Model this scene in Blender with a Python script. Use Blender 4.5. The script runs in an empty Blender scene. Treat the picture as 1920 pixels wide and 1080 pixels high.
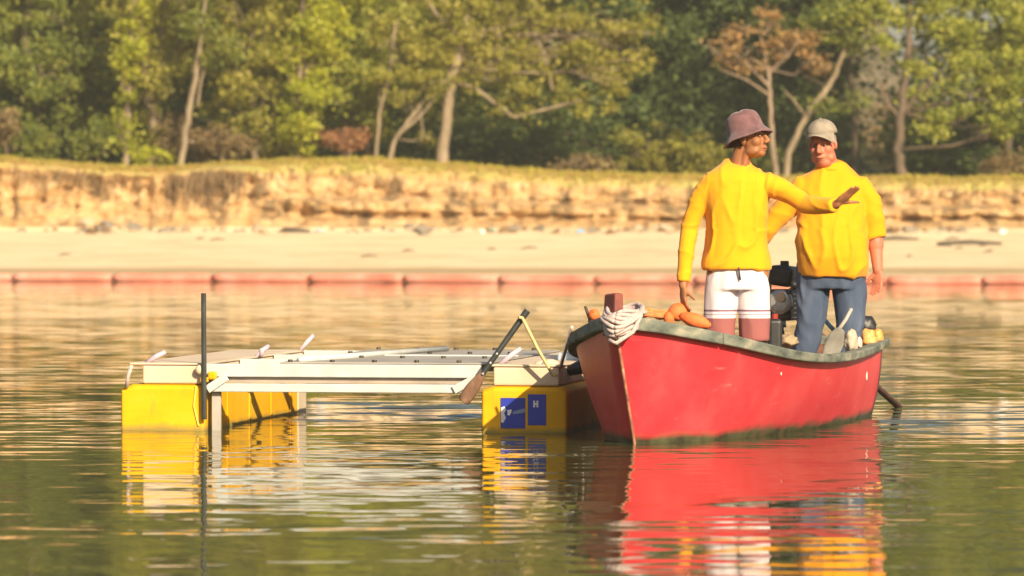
import bpy, math, random
import numpy as np
from mathutils import Vector, Matrix, noise as mnoise

R = math.radians
scene = bpy.context.scene
COL = scene.collection

# ------------------------------------------------------------------ camera, sky, sun, exposure
CAM_H = 1.35            # the lens is just above head height of a seated person on a boat
F = 9660.0              # focal length in pixels of a 1920 wide frame (long telephoto)
cam_d = bpy.data.cameras.new('camera')
cam = bpy.data.objects.new('camera', cam_d)
COL.objects.link(cam)
cam.location = (0, 0, CAM_H)
cam.rotation_euler = (R(90) - math.atan(150 / F), 0, 0)
cam_d.sensor_width = 36
cam_d.lens = F / 1920 * 36
cam_d.clip_start = 1
cam_d.clip_end = 4000
cam_d.dof.use_dof = True
cam_d.dof.focus_distance = 31.0
cam_d.dof.aperture_fstop = cam_d.lens / 1000 / 0.042
scene.camera = cam

SUN_AZ, SUN_EL = R(25), R(27)      # to the right of straight behind the camera
world = bpy.data.worlds.new('World')
scene.world = world
world.use_nodes = True
wn = world.node_tree
sky = wn.nodes.new('ShaderNodeTexSky')
sky.sky_type = 'NISHITA'
sky.sun_disc = False
sky.sun_elevation = SUN_EL
sky.sun_rotation = R(180) - SUN_AZ
sky.dust_density = 3.0
sky.air_density = 1.0
bg = wn.nodes['Background']
wn.links.new(sky.outputs[0], bg.inputs[0])
bg.inputs[1].default_value = 0.068
sun_d = bpy.data.lights.new('sun', 'SUN')
sun_d.energy = 5.0
sun_d.angle = R(0.53)
sun_d.color = (1.0, 0.83, 0.58)
sun = bpy.data.objects.new('sun', sun_d)
COL.objects.link(sun)
to_sun = Vector((math.sin(SUN_AZ) * math.cos(SUN_EL), -math.cos(SUN_AZ) * math.cos(SUN_EL), math.sin(SUN_EL)))
sun.rotation_euler = to_sun.to_track_quat('Z', 'Y').to_euler()
sun.location = to_sun * 60
vs = scene.view_settings
vs.view_transform = 'Standard'
vs.look = 'None'
vs.exposure = 0.78
vs.gamma = 1.0
vs.use_curve_mapping = False
scene.cycles.max_bounces = 6
scene.cycles.diffuse_bounces = 3
scene.cycles.glossy_bounces = 3
scene.cycles.transmission_bounces = 4
scene.cycles.caustics_reflective = False
scene.cycles.caustics_refractive = False

# ------------------------------------------------------------------ helpers
def P(px, py, d):
    """the point seen at pixel (px, py) of the 1920x1080 photograph, d metres out"""
    return Vector(((px - 960) / F * d, d, CAM_H + (390 - py) / F * d))

def tag(o, label=None, cat=None, group=None, kind=None):
    if label: o['label'] = label
    if cat: o['category'] = cat
    if group: o['group'] = group
    if kind: o['kind'] = kind
    return o

def empty(name, loc, label, cat, rz=0.0, group=None):
    o = bpy.data.objects.new(name, None)
    o.empty_display_size = 0.1
    COL.objects.link(o)
    o.location = loc
    o.rotation_euler = (0, 0, rz)
    return tag(o, label, cat, group)

def link_mesh(name, me, mat, parent=None):
    o = bpy.data.objects.new(name, me)
    COL.objects.link(o)
    if mat is not None:
        me.materials.clear()
        for m in (mat if isinstance(mat, (list, tuple)) else [mat]):
            me.materials.append(m)
    if parent is not None:
        o.parent = parent
    return o

class MB:
    """collects shapes; build() links them as one mesh object"""
    def __init__(self):
        self.v, self.f, self.m = [], [], []
        self.mi = 0
    def add(self, vs_, fs_):
        n = len(self.v)
        self.v += [tuple(p) for p in vs_]
        self.f += [tuple(i + n for i in f) for f in fs_]
        self.m += [self.mi] * len(fs_)
    def box(self, c, s, rot=None, taper=1.0):
        c = Vector(c)
        out = []
        for z in (-1, 1):
            k = taper if z > 0 else 1.0
            for x, y in ((-1, -1), (1, -1), (1, 1), (-1, 1)):
                p = Vector((x * s[0] / 2 * k, y * s[1] / 2 * k, z * s[2] / 2))
                if rot is not None: p = rot @ p
                out.append(c + p)
        self.add(out, [(3, 2, 1, 0), (4, 5, 6, 7), (0, 1, 5, 4), (1, 2, 6, 5), (2, 3, 7, 6), (3, 0, 4, 7)])
        return self
    def rings(self, rings, cap=True):
        n = len(rings[0])
        vs_ = [p for r in rings for p in r]
        fs_ = []
        for i in range(len(rings) - 1):
            for j in range(n):
                k = (j + 1) % n
                fs_.append((i * n + j, i * n + k, (i + 1) * n + k, (i + 1) * n + j))
        if cap:
            fs_.append(tuple(reversed(range(n))))
            fs_.append(tuple((len(rings) - 1) * n + j for j in range(n)))
        self.add(vs_, fs_)
        return self
    def tube(self, pts, rad, n=8, flat=1.0, up=None):
        pts = [Vector(p) for p in pts]
        if not isinstance(rad, (list, tuple)): rad = [rad] * len(pts)
        rings = []
        nrm = None
        for i, p in enumerate(pts):
            t = (pts[min(i + 1, len(pts) - 1)] - pts[max(i - 1, 0)])
            if t.length < 1e-9: t = Vector((0, 0, 1))
            t.normalize()
            if nrm is None:
                a = Vector(up) if up is not None else (Vector((0, 0, 1)) if abs(t.z) < .9 else Vector((1, 0, 0)))
                nrm = (a - t * a.dot(t)).normalized()
            else:
                nrm = (nrm - t * nrm.dot(t))
                nrm = nrm.normalized() if nrm.length > 1e-6 else t.orthogonal().normalized()
            b = t.cross(nrm)
            r = rad[i]
            rings.append([p + nrm * (math.cos(q) * r) + b * (math.sin(q) * r * flat)
                          for q in (2 * math.pi * j / n for j in range(n))])
        return self.rings(rings)
    def ellipsoid(self, c, r, rot=None, nu=14, nv=9):
        c = Vector(c)
        vs_ = []
        fs_ = []
        for i in range(nv + 1):
            th = math.pi * i / nv
            for j in range(nu):
                ph = 2 * math.pi * j / nu
                p = Vector((r[0] * math.sin(th) * math.cos(ph), r[1] * math.sin(th) * math.sin(ph), r[2] * math.cos(th)))
                if rot is not None: p = rot @ p
                vs_.append(c + p)
        for i in range(nv):
            for j in range(nu):
                k = (j + 1) % nu
                q = (i * nu + j, (i + 1) * nu + j, (i + 1) * nu + k, i * nu + k)
                if i == 0: q = (i * nu + j, (i + 1) * nu + j, (i + 1) * nu + k)
                elif i == nv - 1: q = (i * nu + j, (i + 1) * nu + j, i * nu + k)
                fs_.append(q)
        self.add(vs_, fs_)
        return self
    def capsule(self, p0, p1, r0, r1, n=10, flat=1.0, up=None):
        p0, p1 = Vector(p0), Vector(p1)
        t = (p1 - p0)
        L = t.length
        t.normalize()
        pts, rr = [], []
        for k in (90, 60, 30):
            pts.append(p0 - t * r0 * math.sin(R(k)) * .999); rr.append(max(r0 * math.cos(R(k)), 1e-4))
        pts.append(p0); rr.append(r0)
        pts.append(p1); rr.append(r1)
        for k in (30, 60, 90):
            pts.append(p1 + t * r1 * math.sin(R(k)) * .999); rr.append(max(r1 * math.cos(R(k)), 1e-4))
        return self.tube(pts, rr, n, flat, up)
    def build(self, name, mat, parent=None, smooth=False, bevel=0.0, seg=2):
        me = bpy.data.meshes.new(name)
        me.from_pydata(self.v, [], self.f)
        me.update()
        o = link_mesh(name, me, mat, parent)
        if isinstance(mat, (list, tuple)):
            me.polygons.foreach_set('material_index', self.m)
        if smooth:
            me.polygons.foreach_set('use_smooth', [True] * len(me.polygons))
        if bevel > 0:
            b = o.modifiers.new('bevel', 'BEVEL')
            b.width = bevel; b.segments = seg; b.limit_method = 'ANGLE'; b.angle_limit = R(40)
            b.harden_normals = False
        return o

def rect_section_sweep(mb, path, w, h):
    """sweep a rectangle (w across, h high) along a path, keeping it upright"""
    rings = []
    path = [Vector(p) for p in path]
    for i, p in enumerate(path):
        t = path[min(i + 1, len(path) - 1)] - path[max(i - 1, 0)]
        t.z = 0
        t.normalize()
        s = Vector((t.y, -t.x, 0))
        ww = w[i] if isinstance(w, (list, tuple)) else w
        hh = h[i] if isinstance(h, (list, tuple)) else h
        rings.append([p - s * ww / 2 - Vector((0, 0, hh / 2)), p + s * ww / 2 - Vector((0, 0, hh / 2)),
                      p + s * ww / 2 + Vector((0, 0, hh / 2)), p - s * ww / 2 + Vector((0, 0, hh / 2))])
    mb.rings(rings)

def bake(o, voxel, smooth_it=3, factor=.5):
    """fuse the pieces of o into one continuous surface"""
    m = o.modifiers.new('r', 'REMESH')
    m.mode = 'VOXEL'; m.voxel_size = voxel; m.use_smooth_shade = True
    if smooth_it:
        s = o.modifiers.new('s', 'SMOOTH'); s.iterations = smooth_it; s.factor = factor
    dg = bpy.context.evaluated_depsgraph_get()
    dg.update()
    me = bpy.data.meshes.new_from_object(o.evaluated_get(dg))
    old = o.data
    mats = list(old.materials)
    o.modifiers.clear()
    o.data = me
    me.materials.clear()
    for mt in mats: me.materials.append(mt)
    me.polygons.foreach_set('use_smooth', [True] * len(me.polygons))
    bpy.data.meshes.remove(old)
    me.name = o.name
    return o

def displace(o, fn):
    me = o.data
    n = len(me.vertices)
    co = np.empty(n * 3); me.vertices.foreach_get('co', co); co = co.reshape(-1, 3)
    no = np.empty(n * 3); me.vertex_normals.foreach_get('vector', no); no = no.reshape(-1, 3)
    for i in range(n):
        co[i] += no[i] * fn(co[i])
    me.vertices.foreach_set('co', co.reshape(-1))
    me.update()

# ------------------------------------------------------------------ materials
def new_mat(name):
    m = bpy.data.materials.new(name)
    m.use_nodes = True
    nt = m.node_tree
    return m, nt, nt.nodes['Principled BSDF']

def ramp(nt, stops, fac):
    n = nt.nodes.new('ShaderNodeValToRGB')
    cr = n.color_ramp
    while len(cr.elements) < len(stops): cr.elements.new(.5)
    for e, (p, c) in zip(cr.elements, stops):
        e.position = p; e.color = (*c, 1)
    nt.links.new(fac, n.inputs[0])
    return n.outputs[0]

def noise_node(nt, scale, detail=4, rough=.55, coord='Object', stretch=None):
    tc = nt.nodes.new('ShaderNodeTexCoord')
    out = tc.outputs[coord]
    if stretch is not None:
        mp = nt.nodes.new('ShaderNodeMapping')
        mp.inputs['Scale'].default_value = stretch
        nt.links.new(out, mp.inputs[0]); out = mp.outputs[0]
    n = nt.nodes.new('ShaderNodeTexNoise')
    n.inputs['Scale'].default_value = scale
    n.inputs['Detail'].default_value = detail
    n.inputs['Roughness'].default_value = rough
    nt.links.new(out, n.inputs['Vector'])
    return n

def mixc(nt, fac, a, b, mode='MIX'):
    n = nt.nodes.new('ShaderNodeMix')
    n.data_type = 'RGBA'; n.blend_type = mode
    for k, v in ((0, fac), (6, a), (7, b)):
        if hasattr(v, 'links'): nt.links.new(v, n.inputs[k])
        elif isinstance(v, (int, float)): n.inputs[k].default_value = v
        else: n.inputs[k].default_value = (*v, 1)
    return n.outputs[2]

def mat_noise(name, stops, scale=8, rough=.7, bump=.0, bscale=None, detail=5, stretch=None, spec=.4, metal=0.0, sheen=0.0):
    m, nt, b = new_mat(name)
    n = noise_node(nt, scale, detail, stretch=stretch)
    nt.links.new(ramp(nt, stops, n.outputs['Fac']), b.inputs['Base Color'])
    b.inputs['Roughness'].default_value = rough
    b.inputs['Specular IOR Level'].default_value = spec
    b.inputs['Metallic'].default_value = metal
    if sheen: b.inputs['Sheen Weight'].default_value = sheen
    if bump:
        bn = nt.nodes.new('ShaderNodeBump')
        bn.inputs['Distance'].default_value = bump
        bn.inputs['Strength'].default_value = .8
        n2 = noise_node(nt, bscale or scale * 3, 6, stretch=stretch)
        nt.links.new(n2.outputs['Fac'], bn.inputs['Height'])
        nt.links.new(bn.outputs[0], b.inputs['Normal'])
    return m

def leaf_mat(name, cols, trans=.48):
    """leaves: hue varies leaf by leaf and clump by clump"""
    m, nt, b = new_mat(name)
    nt.nodes.remove(b)
    g = nt.nodes.new('ShaderNodeNewGeometry')
    n = noise_node(nt, .9, 2)
    mth = nt.nodes.new('ShaderNodeMath'); mth.operation = 'MULTIPLY_ADD'
    nt.links.new(g.outputs['Random Per Island'], mth.inputs[0])
    mth.inputs[1].default_value = .55
    m2 = nt.nodes.new('ShaderNodeMath'); m2.operation = 'MULTIPLY_ADD'
    nt.links.new(n.outputs['Fac'], m2.inputs[0])
    m2.inputs[1].default_value = 1.5; m2.inputs[2].default_value = -.52
    nt.links.new(m2.outputs[0], mth.inputs[2])
    k = len(cols)
    c = ramp(nt, [(i / (k - 1), cc) for i, cc in enumerate(cols)], mth.outputs[0])
    d = nt.nodes.new('ShaderNodeBsdfDiffuse'); t = nt.nodes.new('ShaderNodeBsdfTranslucent')
    gl = nt.nodes.new('ShaderNodeBsdfGlossy'); gl.inputs['Roughness'].default_value = .5
    gl.inputs['Color'].default_value = (.5, .5, .5, 1)
    mx = nt.nodes.new('ShaderNodeMixShader'); mx.inputs[0].default_value = trans
    mx2 = nt.nodes.new('ShaderNodeMixShader'); mx2.inputs[0].default_value = .03
    nt.links.new(c, d.inputs[0]); nt.links.new(c, t.inputs[0])
    nt.links.new(d.outputs[0], mx.inputs[1]); nt.links.new(t.outputs[0], mx.inputs[2])
    nt.links.new(mx.outputs[0], mx2.inputs[1]); nt.links.new(gl.outputs[0], mx2.inputs[2])
    nt.links.new(mx2.outputs[0], nt.nodes['Material Output'].inputs[0])
    return m

def plain(name, col, rough=.6, spec=.4, metal=0.0):
    lo = tuple(c * .8 for c in col); hi = tuple(min(1, c * 1.15) for c in col)
    return mat_noise(name, [(.3, lo), (.7, hi)], 14, rough, spec=spec, metal=metal)
# ------------------------------------------------------------------ the ground: lake bed, beach, eroded bank, grass, forest floor
def fbm1(x, seed, octs=4):
    v = 0.0; a = .5
    for k in range(octs):
        v += a * mnoise.noise(Vector((x * 2 ** k, seed * 7.3 + k * 3.1, seed)))
        a *= .5
    return v

LIP_PX = [-4000, -300, 0, 90, 200, 300, 420, 560, 700, 800, 900, 1000, 1100, 1300, 1700, 1920, 2300, 6000]
LIP_PY = [290, 292, 300, 308, 316, 320, 309, 302, 302, 307, 315, 322, 328, 333, 335, 335, 338, 330]
FOOT_Y = 118.0
def lip_z(x):
    px = 960 + x * 81.0
    return CAM_H + (390 - float(np.interp(px, LIP_PX, LIP_PY))) / 80.5 + .05 * fbm1(x * 1.3, 3)

PROF_L = [(0, 0), (.12, .05), (.45, .2), (.7, .42), (.82, .62), (.84, .78), (.66, .88), (.62, .93), (.95, .985), (1.5, 1.0)]
PROF_R = [(0, 0), (.35, .09), (.55, .16), (.95, .19), (.62, .29), (.8, .4), (1.15, .46), (1.25, .49), (1.62, .53), (1.5, .62), (1.5, .68), (1.6, .76), (1.85, .93), (2.3, 1.0)]
NSC = 44
def resample(prof, n):
    pr = np.array(prof, float)
    seg = np.hypot(np.diff(pr[:, 0]), np.diff(pr[:, 1]) * 1.4)
    t = np.concatenate([[0], np.cumsum(seg)]); t /= t[-1]
    u = np.linspace(0, 1, n)
    return np.interp(u, t, pr[:, 0]), np.interp(u, t, pr[:, 1])
LY, LH = resample(PROF_L, NSC)
RY, RH = resample(PROF_R, NSC)

def ground_z_back(x, Y, zl):
    """height of the ground behind the lip"""
    px = 960 + x / Y * F
    low = min(max((px - 1480) / 130, 0), 1)
    low = low * low * (3 - 2 * low)
    hi_ = np.interp(Y, [121, 128, 140, 152, 175, 230, 420, 900], [0, .05, 1.0, 6.0, 15.0, 26, 34, 30])
    lo_ = np.interp(Y, [121, 128, 140, 160, 190, 240, 300, 420, 900], [0, .0, .15, .4, 1.1, 2.8, 4.3, 3.0, 0])
    return zl + (hi_ * (1 - low) + lo_ * low) * (1 + .25 * fbm1(x * .12 + Y * .07, 9))

def build_ground():
    xs = np.concatenate([[-600, -300, -120, -60, -40, -30, -24, -20, -17], np.arange(-15, 15.01, .065), [17, 20, 24, 30, 40, 60, 120, 300, 600]])
    front = [(-200, -3.0), (20, -2.4), (80, -1.6), (102, -.6), (108, -.12), (109.6, -.02), (110.2, .03), (111, .10), (112, .19), (113, .28), (114, .38), (115, .48), (115.8, .56), (116.5, .64), (117, .71), (117.4, .77), (117.7, .81)]
    back = [.25, .6, 1.0, 1.6, 2.4, 4, 7, 12, 18, 26, 36, 50, 70, 100, 130, 180, 300, 780]
    nrow = len(front) + NSC + len(back)
    V = np.empty((len(xs), nrow, 3)); Z = np.empty((len(xs), nrow))
    for i, x in enumerate(xs):
        zl = lip_z(x)
        px = 960 + x * 81.0
        w = min(max((px - 430) / 160, 0), 1); w = w * w * (3 - 2 * w)
        foot = .84 + .05 * fbm1(x * .5, 1)
        shift = .7 * fbm1(x * .22, 2) + .28 * fbm1(x * 1.1, 5) - .12 * w
        gul = abs(fbm1(x * 1.7, 11)) * .9 + .35 * fbm1(x * 4.3, 12)
        shore = .9 * fbm1(x * .07, 21) + .12 * fbm1(x * .6, 22)
        j = 0
        for (Y, z) in front:
            k = min(max((Y - 108) / 3, 0), 1) * min(max((117.6 - Y) / 4, 0), 1)
            V[i, j] = (x, Y + shore * k, z + (.018 * fbm1(x * 1.9 + Y, Y * .3) if Y > 109 else 0)); Z[i, j] = 0; j += 1
        notch = .5 + .9 * fbm1(x * .8, 31) + .5 * fbm1(x * 2.7, 32)
        notch = min(max(notch, 0), 1)
        yr = RY.copy()
        sel = (RH > .15) & (RH < .22)
        yr[sel] = np.minimum(yr[sel], .55 + .45 * notch)
        n2 = min(max(.45 + 1.1 * fbm1(x * 1.05, 51) + .5 * fbm1(x * 3.3, 52), 0), 1)
        sel = (RH > .495) & (RH < .60)
        yr[sel] = np.minimum(yr[sel], 1.28 + .34 * n2)
        for r in range(NSC):
            h = LH[r] * (1 - w) + RH[r] * w
            dy = LY[r] * (1 - w) + yr[r] * w
            env = math.sin(math.pi * min(max(h, 0), 1)) ** .7
            vd = mnoise.voronoi(Vector((x * 2.0, h * 4.5, 5 + .8 * mnoise.noise(Vector((x, h * 3, 0))))))[0]
            rough = (.35 + .4 * w) * (.10 * (vd[0] * 1.6 - .7) - .06 * min(1, (vd[1] - vd[0]) * 4)) + .12 * mnoise.noise(Vector((x * 2.6, h * 6, 4))) + .07 * mnoise.noise(Vector((x * 6.5, h * 15, 9))) + .035 * mnoise.noise(Vector((x * 14, h * 30, 2)))
            hh = h + .03 * env * fbm1(x * .9 + 5 * h, 8)
            V[i, j] = (x, FOOT_Y + dy + shift * (.4 + .6 * h) + env * (gul * .62 * (1.2 - .6 * w) + rough * 2.3), foot + (zl - foot) * hh)
            edge = .90 * (1 - w) + .79 * w + .10 * fbm1(x * 1.6, 44) + .05 * fbm1(x * 6, 45)
            Z[i, j] = 1 if h < edge else 2
            if r < 3: Z[i, j] = r / 3
            j += 1
        Y0 = FOOT_Y + LY[-1] * (1 - w) + RY[-1] * w + shift
        for d in back:
            Y = Y0 + d
            V[i, j] = (x, Y, ground_z_back(x, Y, zl) + .04 * mnoise.noise(Vector((x * 1.5, Y, 0))))
            Z[i, j] = 2 if d < 3 else (3 if d < 60 else 4); j += 1
    nx = len(xs)
    verts = V.reshape(-1, 3)
    idx = np.arange(nx * nrow).reshape(nx, nrow)
    q = np.stack([idx[:-1, :-1], idx[1:, :-1], idx[1:, 1:], idx[:-1, 1:]], -1).reshape(-1, 4)
    me = bpy.data.meshes.new('ground')
    me.vertices.add(len(verts)); me.vertices.foreach_set('co', verts.reshape(-1))
    me.loops.add(q.size); me.loops.foreach_set('vertex_index', q.reshape(-1))
    me.polygons.add(len(q)); me.polygons.foreach_set('loop_start', np.arange(len(q)) * 4)
    me.polygons.foreach_set('loop_total', np.full(len(q), 4))
    me.polygons.foreach_set('use_smooth', np.ones(len(q), bool))
    at = me.attributes.new('zone', 'FLOAT', 'POINT'); at.data.foreach_set('value', Z.reshape(-1))
    me.update(); me.validate()
    return me

def ground_material():
    m, nt, b = new_mat('beach_and_bank_soil')
    a = nt.nodes.new('ShaderNodeAttribute'); a.attribute_name = 'zone'
    def step(v, w=.25):
        mr = nt.nodes.new('ShaderNodeMapRange'); mr.interpolation_type = 'SMOOTHSTEP'
        mr.inputs[1].default_value = v - w; mr.inputs[2].default_value = v + w
        nt.links.new(a.outputs['Fac'], mr.inputs[0]); return mr.outputs[0]
    n1 = noise_node(nt, 3.0, 6, .6)
    sand = ramp(nt, [(.3, (.58, .43, .25)), (.5, (.70, .55, .35)), (.7, (.75, .61, .41))], noise_node(nt, 1.6, 8, .72, stretch=(.30, .8, 1)).outputs['Fac'])
    # wet band at the water's edge: the sand itself is darker where it is soaked
    sx = nt.nodes.new('ShaderNodeSeparateXYZ'); g = nt.nodes.new('ShaderNodeNewGeometry')
    nt.links.new(g.outputs['Position'], sx.inputs[0])
    wet = nt.nodes.new('ShaderNodeMapRange'); wet.inputs[1].default_value = .02; wet.inputs[2].default_value = .10
    nt.links.new(sx.outputs[2], wet.inputs[0])
    sand = mixc(nt, wet.outputs[0], (.40, .29, .16), sand)
    earth = ramp(nt, [(.28, (.22, .13, .06)), (.42, (.40, .24, .10)), (.55, (.51, .33, .16)), (.72, (.60, .45, .27))],
                 noise_node(nt, 1.6, 7, .68, stretch=(1, 1, 2.4)).outputs['Fac'])
    dark = ramp(nt, [(.51, (0, 0, 0)), (.60, (1, 1, 1))], noise_node(nt, 1.25, 7, .72, stretch=(1.5, 1, .75)).outputs['Fac'])
    earth = mixc(nt, dark, earth, (.20, .135, .07))
    grass = ramp(nt, [(.3, (.42, .28, .11)), (.5, (.40, .31, .11)), (.7, (.31, .31, .08))], noise_node(nt, 1.2, 5).outputs['Fac'])
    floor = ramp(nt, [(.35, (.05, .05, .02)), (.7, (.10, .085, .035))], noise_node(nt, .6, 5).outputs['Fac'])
    far = ramp(nt, [(.35, (.12, .10, .055)), (.7, (.21, .165, .10))], noise_node(nt, .12, 7).outputs['Fac'])  # hazy brown: distance haze put into the far slope's colour
    c = mixc(nt, step(.5, .4), sand, earth)
    c = mixc(nt, step(1.5, .45), c, grass)
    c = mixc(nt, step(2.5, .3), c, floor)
    c = mixc(nt, step(3.5, .4), c, far)
    nt.links.new(c, b.inputs['Base Color'])
    b.inputs['Roughness'].default_value = .95
    b.inputs['Specular IOR Level'].default_value = .1
    bn = nt.nodes.new('ShaderNodeBump'); bn.inputs['Distance'].default_value = .05; bn.inputs['Strength'].default_value = .7
    nt.links.new(noise_node(nt, 7, 7, .7).outputs['Fac'], bn.inputs['Height'])
    nt.links.new(bn.outputs[0], b.inputs['Normal'])
    return m

ground = link_mesh('ground', build_ground(), ground_material())
tag(ground, 'sandy beach below an eroded orange earth bank with a grassy top', 'ground', kind='structure')

# ------------------------------------------------------------------ water
def water_material():
    m, nt, b = new_mat('calm_murky_lake_water')
    L = nt.links
    g = nt.nodes.new('ShaderNodeNewGeometry')
    def noise_vec(scale, detail, stretch=(1, 1, 1), rough=.5):
        mp = nt.nodes.new('ShaderNodeMapping'); mp.inputs['Scale'].default_value = stretch
        L.new(g.outputs['Position'], mp.inputs[0])
        n = nt.nodes.new('ShaderNodeTexNoise'); n.inputs['Scale'].default_value = scale
        n.inputs['Detail'].default_value = detail; n.inputs['Roughness'].default_value = rough
        L.new(mp.outputs[0], n.inputs[0])
        s = nt.nodes.new('ShaderNodeVectorMath'); s.operation = 'SUBTRACT'; s.inputs[1].default_value = (.5, .5, .5)
        L.new(n.outputs['Color'], s.inputs[0])
        return s.outputs[0], n.outputs['Fac']
    def vscale(v, k):
        s = nt.nodes.new('ShaderNodeVectorMath'); s.operation = 'SCALE'; L.new(v, s.inputs[0])
        if hasattr(k, 'links'): L.new(k, s.inputs['Scale'])
        else: s.inputs['Scale'].default_value = k
        return s.outputs[0]
    def vadd(a, c):
        s = nt.nodes.new('ShaderNodeVectorMath'); s.operation = 'ADD'; L.new(a, s.inputs[0]); L.new(c, s.inputs[1]); return s.outputs[0]
    def blob(c, r, soft):
        """1 inside an ellipse on the water, 0 outside: where the boat's wake roughens the water"""
        mp = nt.nodes.new('ShaderNodeVectorMath'); mp.operation = 'SUBTRACT'; L.new(g.outputs['Position'], mp.inputs[0]); mp.inputs[1].default_value = (*c, 0)
        dv = nt.nodes.new('ShaderNodeVectorMath'); dv.operation = 'DIVIDE'; L.new(mp.outputs[0], dv.inputs[0]); dv.inputs[1].default_value = (*r, 1)
        ln = nt.nodes.new('ShaderNodeVectorMath'); ln.operation = 'LENGTH'; L.new(dv.outputs[0], ln.inputs[0])
        mr = nt.nodes.new('ShaderNodeMapRange'); mr.interpolation_type = 'SMOOTHSTEP'
        mr.inputs[1].default_value = 1; mr.inputs[2].default_value = 1 - soft
        mr.inputs[3].default_value = 0; mr.inputs[4].default_value = 1
        L.new(ln.outputs['Value'], mr.inputs[0]); return mr.outputs[0]
    def madd(a, k, c):
        n = nt.nodes.new('ShaderNodeMath'); n.operation = 'MULTIPLY_ADD'; L.new(a, n.inputs[0]); n.inputs[1].default_value = k
        if hasattr(c, 'links'): L.new(c, n.inputs[2])
        else: n.inputs[2].default_value = c
        return n.outputs[0]
    big, _ = noise_vec(.45, 1, (1, .8, 1))
    swell, _ = noise_vec(.3, 2, (.16, 1, 1))
    mid, _ = noise_vec(1.9, 1.5, (.55, 1, 1))
    small, _ = noise_vec(6.5, 1.5, (.34, 1, 1))
    _, patch = noise_vec(.22, 3, (.5, 1, 1))
    pk = nt.nodes.new('ShaderNodeMapRange'); pk.inputs[1].default_value = .44; pk.inputs[2].default_value = .66
    pk.inputs[3].default_value = .38; pk.inputs[4].default_value = 1.0
    L.new(patch, pk.inputs[0])
    wk1 = blob((5.6, 32.4), (3.9, 4.6), .45)
    wk2 = blob((-.9, 34.0), (1.0, 2.4), .5)
    wake = madd(wk2, .55, wk1)
    amp_small = madd(wake, W_WAKE, madd(pk.outputs[0], W_SMALL, 0))
    tot = vadd(vadd(vadd(vscale(swell, W_SWELL), vscale(big, W_BIG)), vscale(mid, madd(wake, W_WAKE * .8, madd(pk.outputs[0], W_MID, 0)))), vscale(small, amp_small))
    mul = nt.nodes.new('ShaderNodeVectorMath'); mul.operation = 'MULTIPLY'; L.new(tot, mul.inputs[0]); mul.inputs[1].default_value = (.6, 1, 0)
    ad = nt.nodes.new('ShaderNodeVectorMath'); ad.operation = 'ADD'; L.new(mul.outputs[0], ad.inputs[0]); ad.inputs[1].default_value = (0, 0, 1)
    nm = nt.nodes.new('ShaderNodeVectorMath'); nm.operation = 'NORMALIZE'; L.new(ad.outputs[0], nm.inputs[0])
    L.new(nm.outputs[0], b.inputs['Normal'])
    b.inputs['Base Color'].default_value = (.058, .062, .020, 1)
    b.inputs['Roughness'].default_value = .015
    b.inputs['IOR'].default_value = 1.333
    return m
W_SWELL, W_BIG, W_MID, W_SMALL, W_WAKE = .024, .011, .040, .195, 1.9
mb = MB()
mb.add([(-600, -150, 0), (600, -150, 0), (600, 111.5, 0), (-600, 111.5, 0)], [(0, 1, 2, 3)])
water = mb.build('lake_water', water_material())
tag(water, 'calm murky green lake water with streaky reflections', 'water', kind='structure')

# ------------------------------------------------------------------ floating boom
boom_mat = mat_noise('faded_orange_boom_fabric', [(.3, (.50, .15, .10)), (.5, (.62, .22, .15)), (.7, (.68, .32, .24))], 1.6, .7, bump=.01, bscale=5)
boom_dark = mat_noise('dark_boom_joint', [(.3, (.20, .08, .05)), (.7, (.34, .14, .09))], 5, .8)
skirt_mat = mat_noise('stained_boom_skirt', [(.3, (.20, .09, .05)), (.7, (.34, .13, .08))], 3, .8)
boom = empty('floating_boom', (0, 88.5, 0), 'long string of faded orange floats lying across the water before the beach', 'boom')
rng = random.Random(5)
def boom_pt(px):
    d = float(np.interp(px, [-900, 0, 1920, 2900], [97.5, 95, 90.5, 88.5]))
    return Vector(((px - 960) / F * d, d + .25 * math.sin(px * .004) - 88.5, 0))
px = -690.0
joints = []
while px < 2650:
    L_ = rng.choice([176, 182, 179, 186])
    a, c = boom_pt(px + 2), boom_pt(px + L_ - 2)
    mb = MB()
    n = 15
    pts, rr = [], []
    sag = rng.uniform(-.10, .12); bob = rng.uniform(-.01, .03)
    for k in range(n):
        t = k / (n - 1)
        p = a.lerp(c, t); p.z = .068 - bob * math.sin(math.pi * t) + rng.uniform(-.004, .004)
        p.y += sag * math.sin(math.pi * t)
        e = min(t, 1 - t) * 2
        pts.append(p); rr.append(.092 * (min(1, .68 + 1.8 * e) if e < .2 else 1) * rng.uniform(.96, 1.03))
    mb.tube(pts, rr, 12)
    mb.build('boom_float', boom_mat, boom, smooth=True)
    j = boom_pt(px)
    mb = MB()
    mb.box((j.x, j.y, .05), (.03, .05, .12)).box((j.x, j.y - .03, -.005), (.06, .03, .04))
    mb.build('joint', boom_dark, boom, bevel=.008)
    joints.append(j)
    px += L_
mb = MB()
rect_section_sweep(mb, [Vector((j.x, j.y, -.1)) for j in joints], .012, .26)
mb.build('skirt', skirt_mat, boom)

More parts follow.
